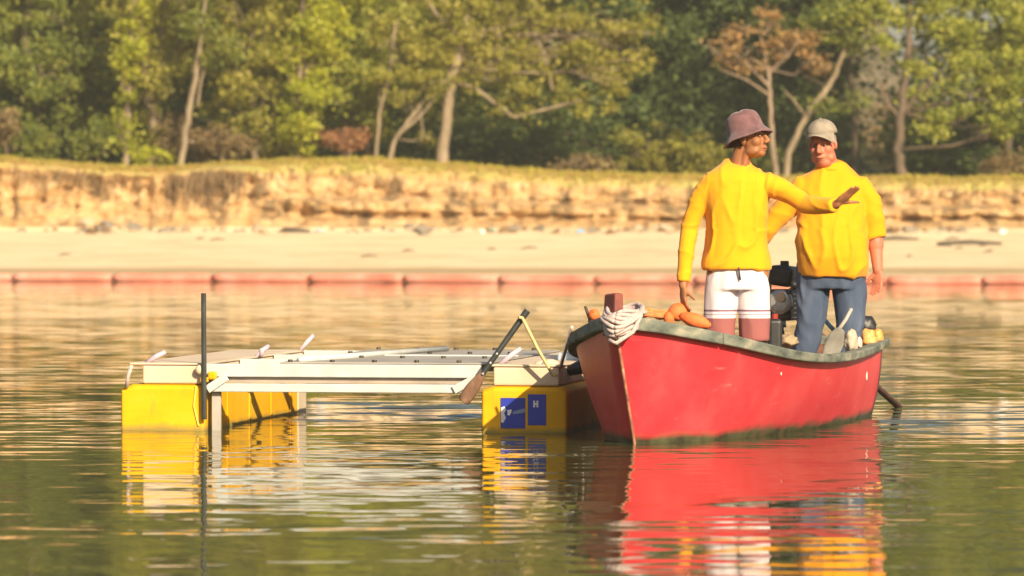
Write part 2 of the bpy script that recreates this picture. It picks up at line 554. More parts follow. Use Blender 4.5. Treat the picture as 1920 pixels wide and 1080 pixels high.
# ------------------------------------------------------------------ stones and flotsam along the foot of the bank
rng = random.Random(12)
stone_mats = [mat_noise('brown_clod', [(.3, (.15, .09, .045)), (.7, (.30, .19, .10))], 9, .9, bump=.02),
              mat_noise('grey_stone', [(.3, (.16, .14, .11)), (.7, (.34, .29, .22))], 9, .9, bump=.02),
              mat_noise('pale_stone', [(.3, (.40, .30, .19)), (.7, (.55, .43, .29))], 9, .9, bump=.02)]
stone_meshes = []
for k in range(9):
    mb = MB(); mb.ellipsoid((0, 0, 0), (1, 1, 1), nu=9, nv=6)
    sd = rng.random() * 50
    vv = []
    for v in mb.v:
        p = Vector(v); q = p * (1 + .38 * mnoise.noise(p * 1.4 + Vector((sd, 0, 0))))
        vv.append((q.x, q.y * .8, q.z * .62))
    mb.v = vv
    o = mb.build('stone', stone_mats[k % 3], None)
    stone_meshes.append(o)
def foot_y(x):
    px = 960 + x * 81.0
    w = min(max((px - 430) / 160, 0), 1); w = w * w * (3 - 2 * w)
    return FOOT_Y + .4 * (.7 * fbm1(x * .22, 2) + .28 * fbm1(x * 1.1, 5) - .12 * w)
def beach_z(Y):
    return float(np.interp(Y, [110, 115, 117.7, 118.6], [.0, .48, .81, .93]))
used = set()
STONE_WORD = {0: 'brown earth clod', 1: 'grey stone', 2: 'pale stone'}
clusters = [(95, 35, 7, 'at the left end of the debris line'), (160, 20, 9, 'left of the hanging roots'), (235, 25, 10, 'under the left edge of the hanging roots'),
            (330, 35, 8, 'under the middle of the hanging roots'), (430, 35, 10, 'just right of the hanging roots'), (520, 25, 7, 'just left of the driftwood log'),
            (670, 30, 10, 'right of the grey crumpled bag'), (770, 35, 14, 'under the middle of the undercut ledge'), (850, 25, 10, 'left of the small white crumpled bag'),
            (955, 25, 14, 'right of the small white crumpled bag'), (1030, 25, 10, 'left of the pale blue bottle'), (1120, 30, 7, 'right of the pale blue bottle'),
            (1200, 25, 11, 'left of the hatted man beyond his sleeve'), (1255, 14, 7, 'next to the hatted man and his hanging sleeve'), (1465, 14, 6, 'in the gap between the two men'),
            (1695, 25, 12, 'right of the capped man'), (1780, 30, 11, 'above the long low driftwood branch'), (1860, 25, 9, 'at the right end of the debris line')]
for cx, sp, n, where in clusters:
    for _ in range(n):
        k = rng.randrange(9)
        src = stone_meshes[k]
        x = (cx + max(-1.6, min(1.6, rng.gauss(0, 1))) * sp - 960) / 82.0
        Y = foot_y(x) - .15 + rng.gauss(0, .22)
        if k not in used: o = src; used.add(k)
        else:
            o = src.copy(); COL.objects.link(o)
        s = min(.04 + rng.expovariate(1) * .05, .2)
        if cx in (160, 235) and rng.random() < .4: s *= 1.7
        o.location = (x, Y, beach_z(Y) + s * .1)
        o.scale = (s * rng.uniform(.9, 1.7), s, s * rng.uniform(.7, 1.1))
        o.rotation_euler = (rng.uniform(-.3, .3), rng.uniform(-.3, .3), rng.uniform(0, 6.28))
        sz = 'tiny' if s < .065 else ('small' if s < .105 else 'large')
        tag(o, '%s %s %s' % (sz, STONE_WORD[k % 3], where), 'stone', '%s %ss %s' % (sz, STONE_WORD[k % 3], where))
for k in range(9):
    if k not in used: bpy.data.objects.remove(stone_meshes[k])

drift = mat_noise('weathered_driftwood', [(.3, (.05, .045, .04)), (.7, (.14, .11, .08))], 6, .9, stretch=(1, 6, 6))
def litter(name, px, Y, pts, rad, mat, label, cat):
    x = (px - 960) / F * Y
    mb = MB(); mb.tube(pts, rad, 8)
    o = mb.build(name, mat, None, smooth=True)
    o.location = (x, Y, beach_z(Y) + .03)
    tag(o, label, cat); return o
litter('driftwood_log', 555, 117.5, [(-.3, 0, .05), (0, .03, .04), (.33, -.02, .0)], [.05, .06, .035], drift, 'dark driftwood log lying below the undercut bank', 'log')
litter('driftwood_log', 1690, 116.2, [(-.5, 0, .0), (-.1, .05, .03), (.4, .0, .0)], [.025, .04, .02], drift, 'thin dark driftwood stick lying on the open sand', 'log')
litter('driftwood_log', 1820, 115.4, [(-.75, 0, .0), (0, .05, .04), (.7, .0, .0)], [.03, .045, .03], drift, 'long dark driftwood branch low on the sand near the water', 'log')
bag_m = {'white': plain('white_plastic', (.75, .72, .70), .4), 'blue': plain('blue_plastic', (.25, .42, .62), .4),
         'teal': plain('teal_plastic', (.10, .35, .30), .4), 'grey': plain('grey_plastic', (.42, .42, .42), .5)}
rgt = random.Random(31)
for k in range(14):
    tx = rgt.choice([rgt.uniform(60, 1240), rgt.uniform(1680, 1900)]); ty = rgt.uniform(112.4, 116.6); L_ = rgt.uniform(.08, .22); an = rgt.uniform(-.7, .7)
    mb = MB(); mb.tube([(-L_ * math.cos(an), -L_ * math.sin(an), -.02), (0, .01, .02), (L_ * math.cos(an), L_ * math.sin(an), .0)], [.012, .018, .010], 6)
    o = mb.build('twig', drift, None, smooth=True); o.location = ((tx - 960) / F * ty, ty, beach_z(ty) + .01)
    tag(o, 'small dark twig lying on the open sand of the beach', 'twig', 'twigs on the open sand')
def crumple(name, px, Y, size, mat, label, cat):
    x = (px - 960) / F * Y
    mb = MB(); mb.ellipsoid((0, 0, 0), (1, 1, 1), nu=14, nv=10)
    mb.v = [tuple(Vector(v) * (1 + .5 * mnoise.noise(Vector(v) * 2.3 + Vector((px, 0, 0))))) for v in mb.v]
    o = mb.build(name, mat); o.scale = size
    o.location = (x, Y, beach_z(Y) + size[2] * .6)
    tag(o, label, cat)
crumple('plastic_bag', 598, 117.5, (.12, .08, .06), bag_m['grey'], 'grey crumpled bag beside the dark driftwood log', 'litter')
crumple('plastic_bag', 905, 117.4, (.07, .06, .05), bag_m['white'], 'small white crumpled bag among the stones mid beach', 'litter')
crumple('plastic_bottle', 1088, 117.5, (.09, .05, .05), bag_m['blue'], 'flattened pale blue bottle in the debris line', 'litter')
crumple('plastic_bag', 920, 117.7, (.10, .06, .05), bag_m['teal'], 'teal scrap of plastic among the stones', 'litter')
crumple('plastic_bag', 1880, 117.3, (.09, .06, .06), bag_m['white'], 'white crumpled bag at the right end of the debris line', 'litter')

# ------------------------------------------------------------------ leaves, grass
NPR = np.random.default_rng(7)
def leaf_mesh(name, C, size, droop=.3, aspect=.55, bend=.25):
    """one bent four-sided leaf per centre"""
    n = len(C)
    d = NPR.normal(size=(n, 3)); d[:, 2] = d[:, 2] * .6 - droop
    d /= np.linalg.norm(d, axis=1)[:, None]
    nr = NPR.normal(size=(n, 3)); nr[:, 2] += .7; nr[:, 1] -= .35
    s = np.cross(d, nr); s /= np.linalg.norm(s, axis=1)[:, None] + 1e-9
    nr = np.cross(s, d)
    sz = size * NPR.uniform(.55, 1.35, n)[:, None]
    b = C - d * sz * .5; t = C + d * sz * .5 - nr * sz * bend * .5
    l = C + s * sz * aspect * .5 + nr * sz * bend * .3; r = C - s * sz * aspect * .5 + nr * sz * bend * .3
    V = np.stack([b, l, t, r], 1).reshape(-1, 3)
    me = bpy.data.meshes.new(name)
    me.vertices.add(4 * n); me.vertices.foreach_set('co', V.reshape(-1))
    me.loops.add(4 * n); me.loops.foreach_set('vertex_index', np.arange(4 * n))
    me.polygons.add(n); me.polygons.foreach_set('loop_start', np.arange(n) * 4); me.polygons.foreach_set('loop_total', np.full(n, 4))
    me.update()
    return me

def clump_points(c, r, n_leaf, clump=.42, shell=.55):
    """leaf positions: clumps spread through an ellipsoid, with gaps between them"""
    c = np.array(c); r = np.array(r)
    vol = r[0] * r[1] * r[2]
    k = max(3, int(2.2 * (vol ** (1 / 3) / clump) ** 2))
    u = NPR.normal(size=(k, 3)); u /= np.linalg.norm(u, axis=1)[:, None]
    rad = shell + (1 - shell) * NPR.uniform(0, 1, k) ** .5
    cc = c + u * rad[:, None] * r * NPR.uniform(.75, 1.08, (k, 1))
    w = NPR.uniform(.3, 1, k); w /= w.sum()
    which = NPR.choice(k, n_leaf, p=w)
    sc = NPR.uniform(.5, 1.15, k)[which][:, None] * clump * .62
    return cc[which] + NPR.normal(size=(n_leaf, 3)) * sc * np.array([1, 1, .62])

bark_pale = mat_noise('pale_bark', [(.3, (.16, .12, .075)), (.7, (.31, .24, .155))], 3, .9, bump=.03, stretch=(2, 2, .6))
bark_dark = mat_noise('dark_bark', [(.3, (.07, .05, .035)), (.7, (.17, .12, .08))], 3, .9, bump=.03, stretch=(2, 2, .6))
bark_grey = mat_noise('grey_brown_bark', [(.3, (.16, .115, .075)), (.7, (.31, .23, .16))], 3, .9, bump=.03, stretch=(2, 2, .6))
LM = {
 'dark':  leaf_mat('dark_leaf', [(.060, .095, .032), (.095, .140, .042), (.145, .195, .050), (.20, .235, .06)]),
 'mid':   leaf_mat('mid_green_leaf', [(.11, .145, .034), (.19, .235, .042), (.30, .32, .055), (.40, .38, .09)]),
 'olive': leaf_mat('olive_leaf', [(.18, .18, .035), (.30, .29, .045), (.42, .39, .06), (.50, .42, .10)]),
 'lime':  leaf_mat('yellow_green_leaf', [(.24, .28, .03), (.40, .43, .035), (.54, .54, .045), (.58, .53, .08)]),
 'bright':leaf_mat('light_green_leaf', [(.16, .21, .035), (.30, .34, .05), (.44, .45, .07), (.53, .50, .13)]),  # light yellow-green foliage
 'tan':   leaf_mat('dry_orange_leaf', [(.24, .14, .06), (.40, .25, .10), (.52, .34, .13), (.45, .22, .07)]),
 'brown': leaf_mat('dry_brown_leaf', [(.18, .13, .06), (.28, .20, .09), (.38, .27, .13), (.30, .26, .08)]),
 'red':   leaf_mat('rusty_leaf', [(.34, .14, .07), (.48, .23, .11), (.50, .32, .16)]),
}

def world_pt(px, py, d): return P(px, py, d)

def tree(name, label, d, trunks, crowns, leaf, n, size=.17, bark=bark_grey, clump=.42, group=None, cat='tree', twigs=0, shell=.55):
    """trunks: lists of (px, py, radius[, depth offset]); crowns: (px, py, rx, ry[, rz m[, depth offset]]) in photograph pixels at depth d"""
    base = P(trunks[0][0][0], trunks[0][0][1], d) if trunks else P(crowns[0][0], crowns[0][1] + crowns[0][3], d)
    size *= .78; n = int(n * 1.75)
    root = empty(name, base, label, cat, group=group)
    s = F / d
    rg = random.Random(len(label) * 31 + n)
    if trunks:
        mb = MB()
        for tr in trunks:
            pts = []
            for q in tr:
                dd = d + (q[3] if len(q) > 3 else 0)
                pts.append((P(q[0], q[1], dd) - base, q[2]))
            # finer, slightly crooked path
            fine, rr = [], []
            for (p, r0), (q, r1) in zip(pts[:-1], pts[1:]):
                for k in range(4):
                    t = k / 4
                    j = Vector((rg.uniform(-1, 1), rg.uniform(-1, 1), 0)) * (r0 * .35)
                    fine.append(p.lerp(q, t) + (j if fine else Vector((0, 0, 0)))); rr.append((r0 + (r1 - r0) * t) * rg.uniform(.92, 1.1))
            fine.append(pts[-1][0]); rr.append(pts[-1][1])
            if tr is trunks[0]:
                fine.insert(0, fine[0] - Vector((0, 0, .35))); rr.insert(0, rr[0] * 1.5)
            mb.tube(fine, rr, 8)
        # limbs and twigs into the crown
        for cr in crowns[:8]:
            tip = P(cr[0], cr[1], d + (cr[5] if len(cr) > 5 else 0)) - base
            tr = trunks[0]
            q = min(tr[1:] or tr, key=lambda a: abs(a[0] - cr[0]) + abs(a[1] - cr[1] - cr[3] * .6))
            st = P(q[0], q[1], d) - base
            m = st.lerp(tip, .5) + Vector((rg.uniform(-.2, .2), rg.uniform(-.2, .2), rg.uniform(-.25, .15)))
            r0 = max(.025, q[2] * .4)
            mb.tube([st, m, tip], [r0, r0 * .7, r0 * .35], 6)
            for _ in range(3 + twigs):
                e = tip + Vector((rg.uniform(-1, 1) * cr[2] / s, rg.uniform(-1, .6), rg.uniform(-1, 1) * cr[3] / s)) * .9
                mm = m.lerp(e, .5) + Vector((0, 0, rg.uniform(-.15, .25)))
                mb.tube([m.lerp(tip, rg.random()), mm, e], [r0 * .4, r0 * .28, .008], 5)
        mb.build('trunk', bark, root, smooth=True)
    area = [c[2] * c[3] for c in crowns]
    tot = sum(area)
    pts = []
    for c, a in zip(crowns, area):
        rz = c[4] if len(c) > 4 and c[4] else min(c[2], c[3]) / s * .8 + .2
        o = P(c[0], c[1], d + (c[5] if len(c) > 5 else 0))
        pts.append(clump_points(np.array(o) - np.array(base), (c[2] / s, rz, c[3] / s), max(20, int(n * a / tot)), clump, shell))
    if pts:
        me = leaf_mesh('crown', np.concatenate(pts), size)
        link_mesh('crown', me, LM[leaf], root)
    return root

G = 'trees behind the bank'
tree('tree', 'dense dark green tree at the left edge of the wood', 125, [[(30, 312, .16), (42, 180, .14), (55, 20, .11), (60, -160, .06)]],
     [(15, 130, 80, 130), (60, 20, 90, 70), (-90, 60, 130, 160), (60, -110, 200, 120), (40, 240, 55, 45), (40, 190, 60, 50, .5, -1.0), (75, 120, 50, 60, .5, -1.0)], 'mid', 11000, .19, bark_dark)
tree('tree', 'dark trunked tree second from the left edge of the wood', 126, [[(132, 308, .12), (128, 190, .10), (136, 60, .09), (140, -140, .05)]],
     [(130, 60, 75, 90), (175, 140, 50, 70), (110, 170, 45, 60), (140, -80, 150, 90), (185, 235, 40, 50), (132, 220, 35, 45, .4, -1.0), (130, 120, 45, 60, .4, -1.2)], 'mid', 7000, .17, bark_dark)
tree('vine_covered_tree', 'slim trunk wrapped in a yellow green vine column, left side', 122.5, [[(236, 312, .08), (240, 200, .07), (246, 80, .06), (262, -120, .04)]],
     [(262, 15, 22, 60, .3), (243, 80, 26, 60, .35), (238, 160, 20, 50, .3), (234, 215, 16, 28, .25), (275, -80, 70, 50), (240, 110, 20, 90, .2, -.5), (234, 262, 14, 30, .2, -.3)], 'lime', 3600, .14, bark_grey, .25)
tree('tree', 'sparse bare limbed tree beside the vine column', 123, [[(292, 312, .10), (284, 200, .09), (298, 110, .07), (318, -80, .04)], [(286, 205, .05), (270, 130, .04), (275, 60, .03)], [(296, 120, .05), (330, 90, .04), (352, 60, .03)]],
     [(300, 50, 55, 50), (345, 70, 45, 45), (265, 60, 40, 35), (320, -90, 130, 80), (300, 235, 40, 50), (292, 160, 45, 50, .5, -.9), (318, 110, 40, 45, .4, -.8)], 'olive', 4200, .14, bark_grey, .3, twigs=5)
tree('leaning_tree', 'pale trunk leaning to the right above the dry brush', 121.3, [[(338, 312, .085), (352, 225, .075), (366, 150, .065), (378, 70, .05), (392, -60, .03)], [(370, 200, .03), (378, 150, .025), (386, 120, .015)]],
     [(378, 55, 45, 40), (425, 95, 45, 40), (365, 20, 50, 40), (410, -60, 110, 60)], 'mid', 3800, .15, bark_pale, .3)
tree('tree', 'brown leafed tree with a short pale trunk right of the dry brush', 122.5, [[(482, 312, .12), (478, 220, .10), (470, 110, .08), (480, -100, .05)]],
     [(455, 120, 55, 60), (500, 40, 75, 55), (440, 35, 55, 50), (500, 180, 40, 40), (480, -90, 140, 80), (430, 200, 35, 50), (468, 150, 50, 45, .5, -.9), (455, 235, 30, 40, .3, -.6), (515, 110, 45, 50, .4, -.6)], 'olive', 8200, .16, bark_pale, .34)
tree('vine_covered_tree', 'broad bright yellow green vine column hanging to the grass', 121.8, [[(560, 308, .08), (562, 150, .07), (570, -100, .04)]],
     [(562, 260, 30, 40, .4), (566, 190, 38, 55, .5), (575, 115, 50, 55, .6), (600, 50, 75, 55, .8), (590, -50, 130, 70), (562, 210, 36, 80, .4, -.5)], 'lime', 6800, .15, bark_grey, .3)
tree('tree', 'bushy yellow green tree right of the hanging vine column', 123.5, [[(652, 310, .11), (648, 200, .09), (655, 80, .07), (665, -120, .04)]],
     [(660, 110, 70, 70), (700, 40, 85, 60), (635, 200, 45, 50), (640, 30, 60, 50), (680, -90, 160, 90), (720, 150, 45, 50), (655, 150, 60, 60, .5, -1.0), (620, 140, 50, 60, .5, -.8)], 'bright', 7600, .17, bark_grey, .38)
tree('young_tree', 'slender pale stem standing left of the forked trunk', 121.5, [[(704, 310, .05), (712, 215, .045), (730, 130, .035), (742, 40, .02)]],
     [(738, 60, 40, 45), (715, 150, 28, 30), (760, 110, 35, 30)], 'olive', 1100, .14, bark_pale, .28)
tree('forked_tree', 'low forked tree with two pale stems leaning right', 121.2, [[(727, 310, .06), (742, 260, .055), (775, 215, .045), (815, 165, .03)], [(745, 256, .035), (800, 205, .03), (835, 150, .02)], [(796, 260, .02), (790, 225, .018), (785, 195, .012)]],
     [(805, 160, 40, 30), (765, 185, 25, 20), (802, 262, 14, 10)], 'olive', 800, .13, bark_pale, .22, twigs=3)
tree('tree', 'tallest pale trunk with long crooked boughs reaching right', 121.8,
     [[(827, 312, .15), (833, 250, .13), (840, 190, .125), (850, 130, .11), (868, 70, .085), (884, -40, .06), (890, -200, .03)],
      [(842, 165, .07), (815, 150, .05), (780, 155, .03)],
      [(846, 150, .06), (890, 165, .05), (930, 195, .045), (965, 220, .04), (1010, 208, .035), (1050, 198, .03), (1090, 188, .02)],
      [(870, 80, .05), (930, 50, .045), (990, 45, .04), (1020, 100, .035), (1036, 170, .03)],
      [(990, 45, .03), (1060, 60, .03), (1110, 110, .02)], [(868, 75, .05), (820, 30, .04), (790, -20, .03)]],
     [(880, 90, 60, 45), (945, 105, 60, 50), (850, 20, 85, 45), (1000, 30, 90, 40), (1060, 100, 60, 45), (1120, 70, 75, 55), (1165, 130, 45, 40), (1190, 70, 45, 45),
      (1010, 160, 55, 30), (950, 205, 35, 16), (1085, 190, 50, 26), (1140, 180, 35, 28), (800, 90, 55, 45), (1020, -90, 250, 100), (870, 150, 30, 20)], 'olive', 11500, .15, bark_pale, .30, twigs=5)
tree('tree', 'very dark dense tree behind the end of the long boughs', 128, [[(1132, 328, .12), (1126, 220, .10), (1130, 100, .09), (1140, -80, .05)]],
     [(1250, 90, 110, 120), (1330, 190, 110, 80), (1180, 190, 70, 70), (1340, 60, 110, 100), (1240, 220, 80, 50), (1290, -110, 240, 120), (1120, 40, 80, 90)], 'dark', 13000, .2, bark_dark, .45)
tree('dry_tree', 'half dead tree with orange leaves above the bucket hat', 121.5,
     [[(1456, 335, .07), (1448, 260, .06), (1444, 190, .05), (1440, 130, .04), (1424, 60, .025)], [(1444, 165, .035), (1405, 125, .03), (1360, 85, .02)], [(1442, 140, .03), (1480, 95, .025), (1510, 60, .015)], [(1445, 180, .03), (1400, 150, .025), (1350, 130, .015)]],
     [(1440, 45, 40, 25), (1395, 110, 38, 22), (1350, 95, 28, 20), (1500, 75, 45, 26), (1455, 90, 35, 20), (1375, 60, 30, 20), (1530, 115, 28, 18)], 'tan', 1000, .15, bark_grey, .22, twigs=7)
tree('leaning_tree', 'bare pale trunk slanting right between the two men', 121.9, [[(1474, 338, .085), (1480, 285, .08), (1508, 225, .075), (1540, 180, .07), (1566, 140, .06), (1590, 80, .045), (1620, -20, .03)], [(1512, 222, .03), (1490, 190, .025), (1470, 170, .015)]],
     [(1600, 60, 60, 40), (1560, 30, 70, 45), (1620, 0, 80, 45), (1540, 195, 35, 18), (1610, 190, 30, 16), (1580, -90, 170, 70)], 'mid', 3400, .15, bark_pale, .28)
tree('tree', 'dark tree arching over the slanting pale trunk', 127.5, [[(1600, 336, .08), (1602, 200, .07), (1590, 80, .06), (1560, -60, .05)]],
     [(1500, 20, 90, 60), (1580, 10, 80, 55), (1420, 20, 70, 60), (1550, 110, 70, 40), (1540, 215, 70, 26), (1430, 200, 60, 60), (1520, -110, 230, 90), (1480, 130, 60, 55)], 'dark', 8000, .19, bark_dark, .4)
tree('tree', 'dark trunk with a broad sunlit yellow green crown at right', 121.6,
     [[(1688, 338, .12), (1684, 280, .105), (1690, 210, .10), (1698, 130, .08), (1706, 40, .06), (1712, -120, .04)], [(1690, 215, .05), (1730, 165, .045), (1790, 120, .03)], [(1690, 225, .05), (1660, 190, .04), (1650, 150, .03)]],
     [(1770, 40, 85, 55), (1850, 60, 85, 60), (1800, 130, 75, 50), (1880, 150, 60, 55), (1740, 190, 50, 32), (1810, 225, 60, 24), (1860, 250, 50, 24), (1720, 105, 35, 35), (1740, 245, 34, 16), (1900, 215, 50, 30),
      (1800, -90, 220, 100), (1950, 40, 90, 90), (1650, 20, 60, 35), (1670, 75, 30, 22)], 'bright', 11000, .17, bark_dark, .34, twigs=3)
tree('tree', 'thin dark tree at the right edge of the wood', 125, [[(1896, 338, .09), (1890, 220, .08), (1900, 60, .06), (1905, -80, .04)]],
     [(1900, 120, 70, 70), (1960, 200, 70, 80), (1900, -60, 110, 80)], 'mid', 4500, .18, bark_dark, .4)
# neighbours just past the frame
tree('tree', 'green tree standing beyond the left end of the bank', 124, [[(-190, 300, .14), (-180, 100, .1), (-180, -120, .06)]], [(-180, 20, 150, 160), (-250, 150, 120, 110), (-190, -150, 190, 120)], 'mid', 7000, .2, bark_dark)
tree('tree', 'green tree standing beyond the right end of the bank', 124, [[(2080, 340, .14), (2070, 150, .1), (2080, -80, .06)]], [(2080, 40, 150, 160), (2150, 180, 120, 110), (2080, -140, 190, 120)], 'bright', 7000, .2, bark_dark)

# shrubs in front of and under the trees
SH = [(60, 265, 60, 45, 'mid', 123, 1700, 'round green shrub at the foot of the first tree from the left'),
      (185, 255, 45, 40, 'mid', 122.6, 1200, 'green shrub left of the slim vine column'),
      (12, 225, 22, 40, 'brown', 122, 700, 'rusty brown bush at the very left edge'),
      (330, 255, 45, 50, 'brown', 122.6, 1300, 'dry brown brush behind the leaning trunk'),
      (415, 260, 50, 50, 'brown', 121.6, 1500, 'dry straw coloured brush drooping over the bank edge'),
      (285, 292, 40, 14, 'lime', 120.6, 450, 'low yellow green weeds at the left lip of the bank'),
      (645, 255, 42, 22, 'red', 121.4, 520, 'small rust red shrub under the bushy yellow green tree'),
      (520, 250, 30, 45, 'olive', 122.4, 800, 'olive shrub between the pale trunk and the vine column'),
      (690, 225, 40, 45, 'bright', 123.5, 1100, 'light green sapling foliage behind the slender stem'),
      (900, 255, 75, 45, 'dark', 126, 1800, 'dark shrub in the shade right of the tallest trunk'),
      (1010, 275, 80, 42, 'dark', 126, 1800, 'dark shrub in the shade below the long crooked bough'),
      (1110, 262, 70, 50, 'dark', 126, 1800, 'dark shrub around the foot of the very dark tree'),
      (1095, 310, 60, 18, 'brown', 122, 500, 'tangle of dry brown stems on the grass edge'),
      (1215, 275, 70, 48, 'olive', 124.5, 1300, 'dull olive shrub left of the man in the hat'),
      (1310, 285, 55, 42, 'olive', 124, 1100, 'dull olive shrub behind the shoulder of the man in the hat'),
      (1400, 285, 50, 45, 'mid', 125, 1000, 'green shrub behind the half dead tree'),
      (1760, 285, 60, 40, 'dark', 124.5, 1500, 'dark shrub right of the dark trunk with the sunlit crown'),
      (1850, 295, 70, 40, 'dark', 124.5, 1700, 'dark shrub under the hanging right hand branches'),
      (1875, 308, 45, 22, 'brown', 122.5, 500, 'dry brown bush at the right end of the grass')]
for (x, y, rx, ry, lm, d, n, lab) in SH:
    st = [[(x, y + ry, .03), (x + 3, y, .02), (x - 4, y - ry * .6, .012)], [(x, y + ry * .9, .02), (x + rx * .4, y - ry * .2, .012)], [(x, y + ry * .9, .02), (x - rx * .4, y - ry * .1, .012)]]
    tree('shrub', lab, d, st, [(x, y, rx, ry, .6), (x + rx * .4, y + ry * .3, rx * .6, ry * .7, .5), (x - rx * .4, y + ry * .35, rx * .6, ry * .65, .5)], lm, n, .14, bark_dark, .26, cat='shrub', shell=.3)

# the far wood: reads as one mass behind the trees
def mass(name, label, boxes, leaf, size, kind='stuff'):
    pts = []
    for (px0, px1, py0, py1, d0, d1, n) in boxes:
        k = max(6, n // 90)
        px = NPR.uniform(px0, px1, k); py = NPR.uniform(py0, py1, k); d = NPR.uniform(d0, d1, k)
        c = np.stack([(px - 960) / F * d, d, CAM_H + (390 - py) / F * d], 1)
        w = NPR.integers(0, k, n)
        pts.append(c[w] + NPR.normal(size=(n, 3)) * np.array([.55, .5, .42]))
    o = link_mesh(name, leaf_mesh(name, np.concatenate(pts), size), LM[leaf])
    tag(o, label, 'wood', kind=kind)
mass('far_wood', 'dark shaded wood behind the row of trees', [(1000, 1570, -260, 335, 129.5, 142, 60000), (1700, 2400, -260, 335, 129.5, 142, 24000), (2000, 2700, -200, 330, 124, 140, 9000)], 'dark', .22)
mass('green_wood', 'lighter green wood behind the trees on the left half', [(-500, 1130, -260, 300, 127, 138, 105000), (-900, -400, -200, 320, 124, 140, 9000)], 'olive', .20)
mass('high_canopy', 'tall tree canopy rising above the wood', [(-900, 2700, -760, -200, 129, 143, 90000), (1480, 1760, -300, -30, 128, 134, 9000)], 'mid', .36)
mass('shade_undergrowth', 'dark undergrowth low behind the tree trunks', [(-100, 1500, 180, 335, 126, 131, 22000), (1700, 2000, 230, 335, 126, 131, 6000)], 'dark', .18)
mass('hill_bushes', 'hazy grey green bushes on the slope beyond the clearing', [(1500, 1900, 225, 330, 165, 215, 9000)], 'brown', .3)

# grass along the lip of the bank
def grass(name, label, n, leafm, y0, y1, hmin, hmax, seed, keep=None):
    rg = np.random.default_rng(seed)
    x = rg.uniform(-15, 15, n); off = rg.uniform(y0, y1, n)
    dep = bpy.context.evaluated_depsgraph_get()
    V = []
    bvh = GROUND_BVH
    cnt = 0
    for i in range(n):
        if keep and not keep(x[i]): continue
        h = bvh.ray_cast(Vector((x[i], FOOT_Y + off[i], 20)), Vector((0, 0, -1)))
        if h[0] is None: continue
        p = h[0]
        if p.z < .76 * lip_z(x[i]) + .32: continue
        a = rg.normal() * .5; w = rg.uniform(.012, .03); hh = rg.uniform(hmin, hmax) * (.6 + .8 * max(0, .5 + fbm1(x[i] * .9, 77)))
        lean = Vector((rg.normal() * .3, rg.normal() * .25 - .12, 1)) * hh
        s = Vector((math.cos(a), math.sin(a), 0)) * w
        V += [tuple(p - s - Vector((0, 0, .02))), tuple(p + s - Vector((0, 0, .02))), tuple(p + lean * .6 + s * .6 + Vector((0, 0, 0))), tuple(p + lean + Vector((0, -.05, -.02)))]
        cnt += 1
    me = bpy.data.meshes.new(name)
    me.from_pydata(V, [], [(4 * i, 4 * i + 1, 4 * i + 2, 4 * i + 3) for i in range(cnt)])
    o = link_mesh(name, me, leafm)
    tag(o, label, 'grass', kind='stuff')
from mathutils.bvhtree import BVHTree
_me = ground.data
GROUND_BVH = BVHTree.FromPolygons([v.co.copy() for v in _me.vertices], [tuple(p.vertices) for p in _me.polygons])
dry_grass = leaf_mat('dry_yellow_grass', [(.52, .33, .12), (.60, .42, .14), (.52, .42, .11), (.40, .40, .09)], .45)
green_grass = leaf_mat('green_weed_grass', [(.34, .33, .05), (.46, .43, .06), (.56, .46, .08)], .3)
grass('grass', 'dry yellow grass along the top of the bank', 26000, dry_grass, .9, 4.2, .04, .12, 3)
grass('green_grass', 'greener grass and weeds along the lip of the bank', 4500, green_grass, 1.4, 4.6, .05, .17, 4)

# roots and dead stems hanging down the bank
rg = random.Random(8)
mb = MB()
for k in range(420):
    px = rg.choice([rg.gauss(385, 50), rg.gauss(380, 35), rg.uniform(0, 560), rg.gauss(150, 60), rg.uniform(560, 1300), rg.gauss(1790, 60)])
    x = (px - 960) / 81.0
    Y = FOOT_Y + rg.uniform(.35, .95) + (.6 if px > 500 else 0)
    h = GROUND_BVH.ray_cast(Vector((x, 100, lip_z(x) - rg.uniform(.05, .35))), Vector((0, 1, 0)))
    if h[0] is None: continue
    p = h[0] + Vector((0, -.03, 0))
    L_ = rg.uniform(.2, .75) * (1.25 if 300 < px < 470 else .6)
    pts = [p, p + Vector((rg.uniform(-.06, .06), -.08, -L_ * .4)), p + Vector((rg.uniform(-.12, .12), -.07, -L_))]
    mb.tube(pts, [.014, .010, .004], 4)
o = mb.build('hanging_roots', mat_noise('dead_root', [(.3, (.12, .075, .035)), (.7, (.30, .2, .10))], 4, .9))
tag(o, 'dead roots and dry stems hanging over the face of the bank', 'roots', kind='stuff')
# ------------------------------------------------------------------ the red boat
def sinterp(x, xs, ys, w=.18):
    return sum(float(np.interp(x + k * w / 4, xs, ys)) for k in range(-4, 5)) / 9
PHI = R(17)
BOAT0 = Vector((.703, 29.5, 0))
def B(a, b, z):
    """boat coordinates (aft, to the right of the picture, up) to the world"""
    return BOAT0 + Vector((a * math.sin(PHI) + b * math.cos(PHI), a * math.cos(PHI) - b * math.sin(PHI), z))
GA = [-.4, -.3, -.2, 0, .2, .4, .8, 1.2, 1.8, 2.4, 3.0, 3.6, 4.3]
GB = [.03, .085, .14, .25, .37, .475, .585, .645, .685, .675, .625, .56, .465]
SA = [-.4, 0, .4, .8, 1.2, 1.8, 2.4, 3.0, 3.7, 4.3]
SZ = [.71, .645, .572, .510, .467, .436, .432, .440, .456, .478]
WU = [0, .045, .1, .2, .35, .5, .65, .8, 1]
WB = [.012, .17, .305, .41, .475, .51, .52, .49, .41]
def gun(a): return (max(.022, sinterp(a, GA, GB, .10)) if a > -.38 else .024, sinterp(a, SA, SZ, .3))
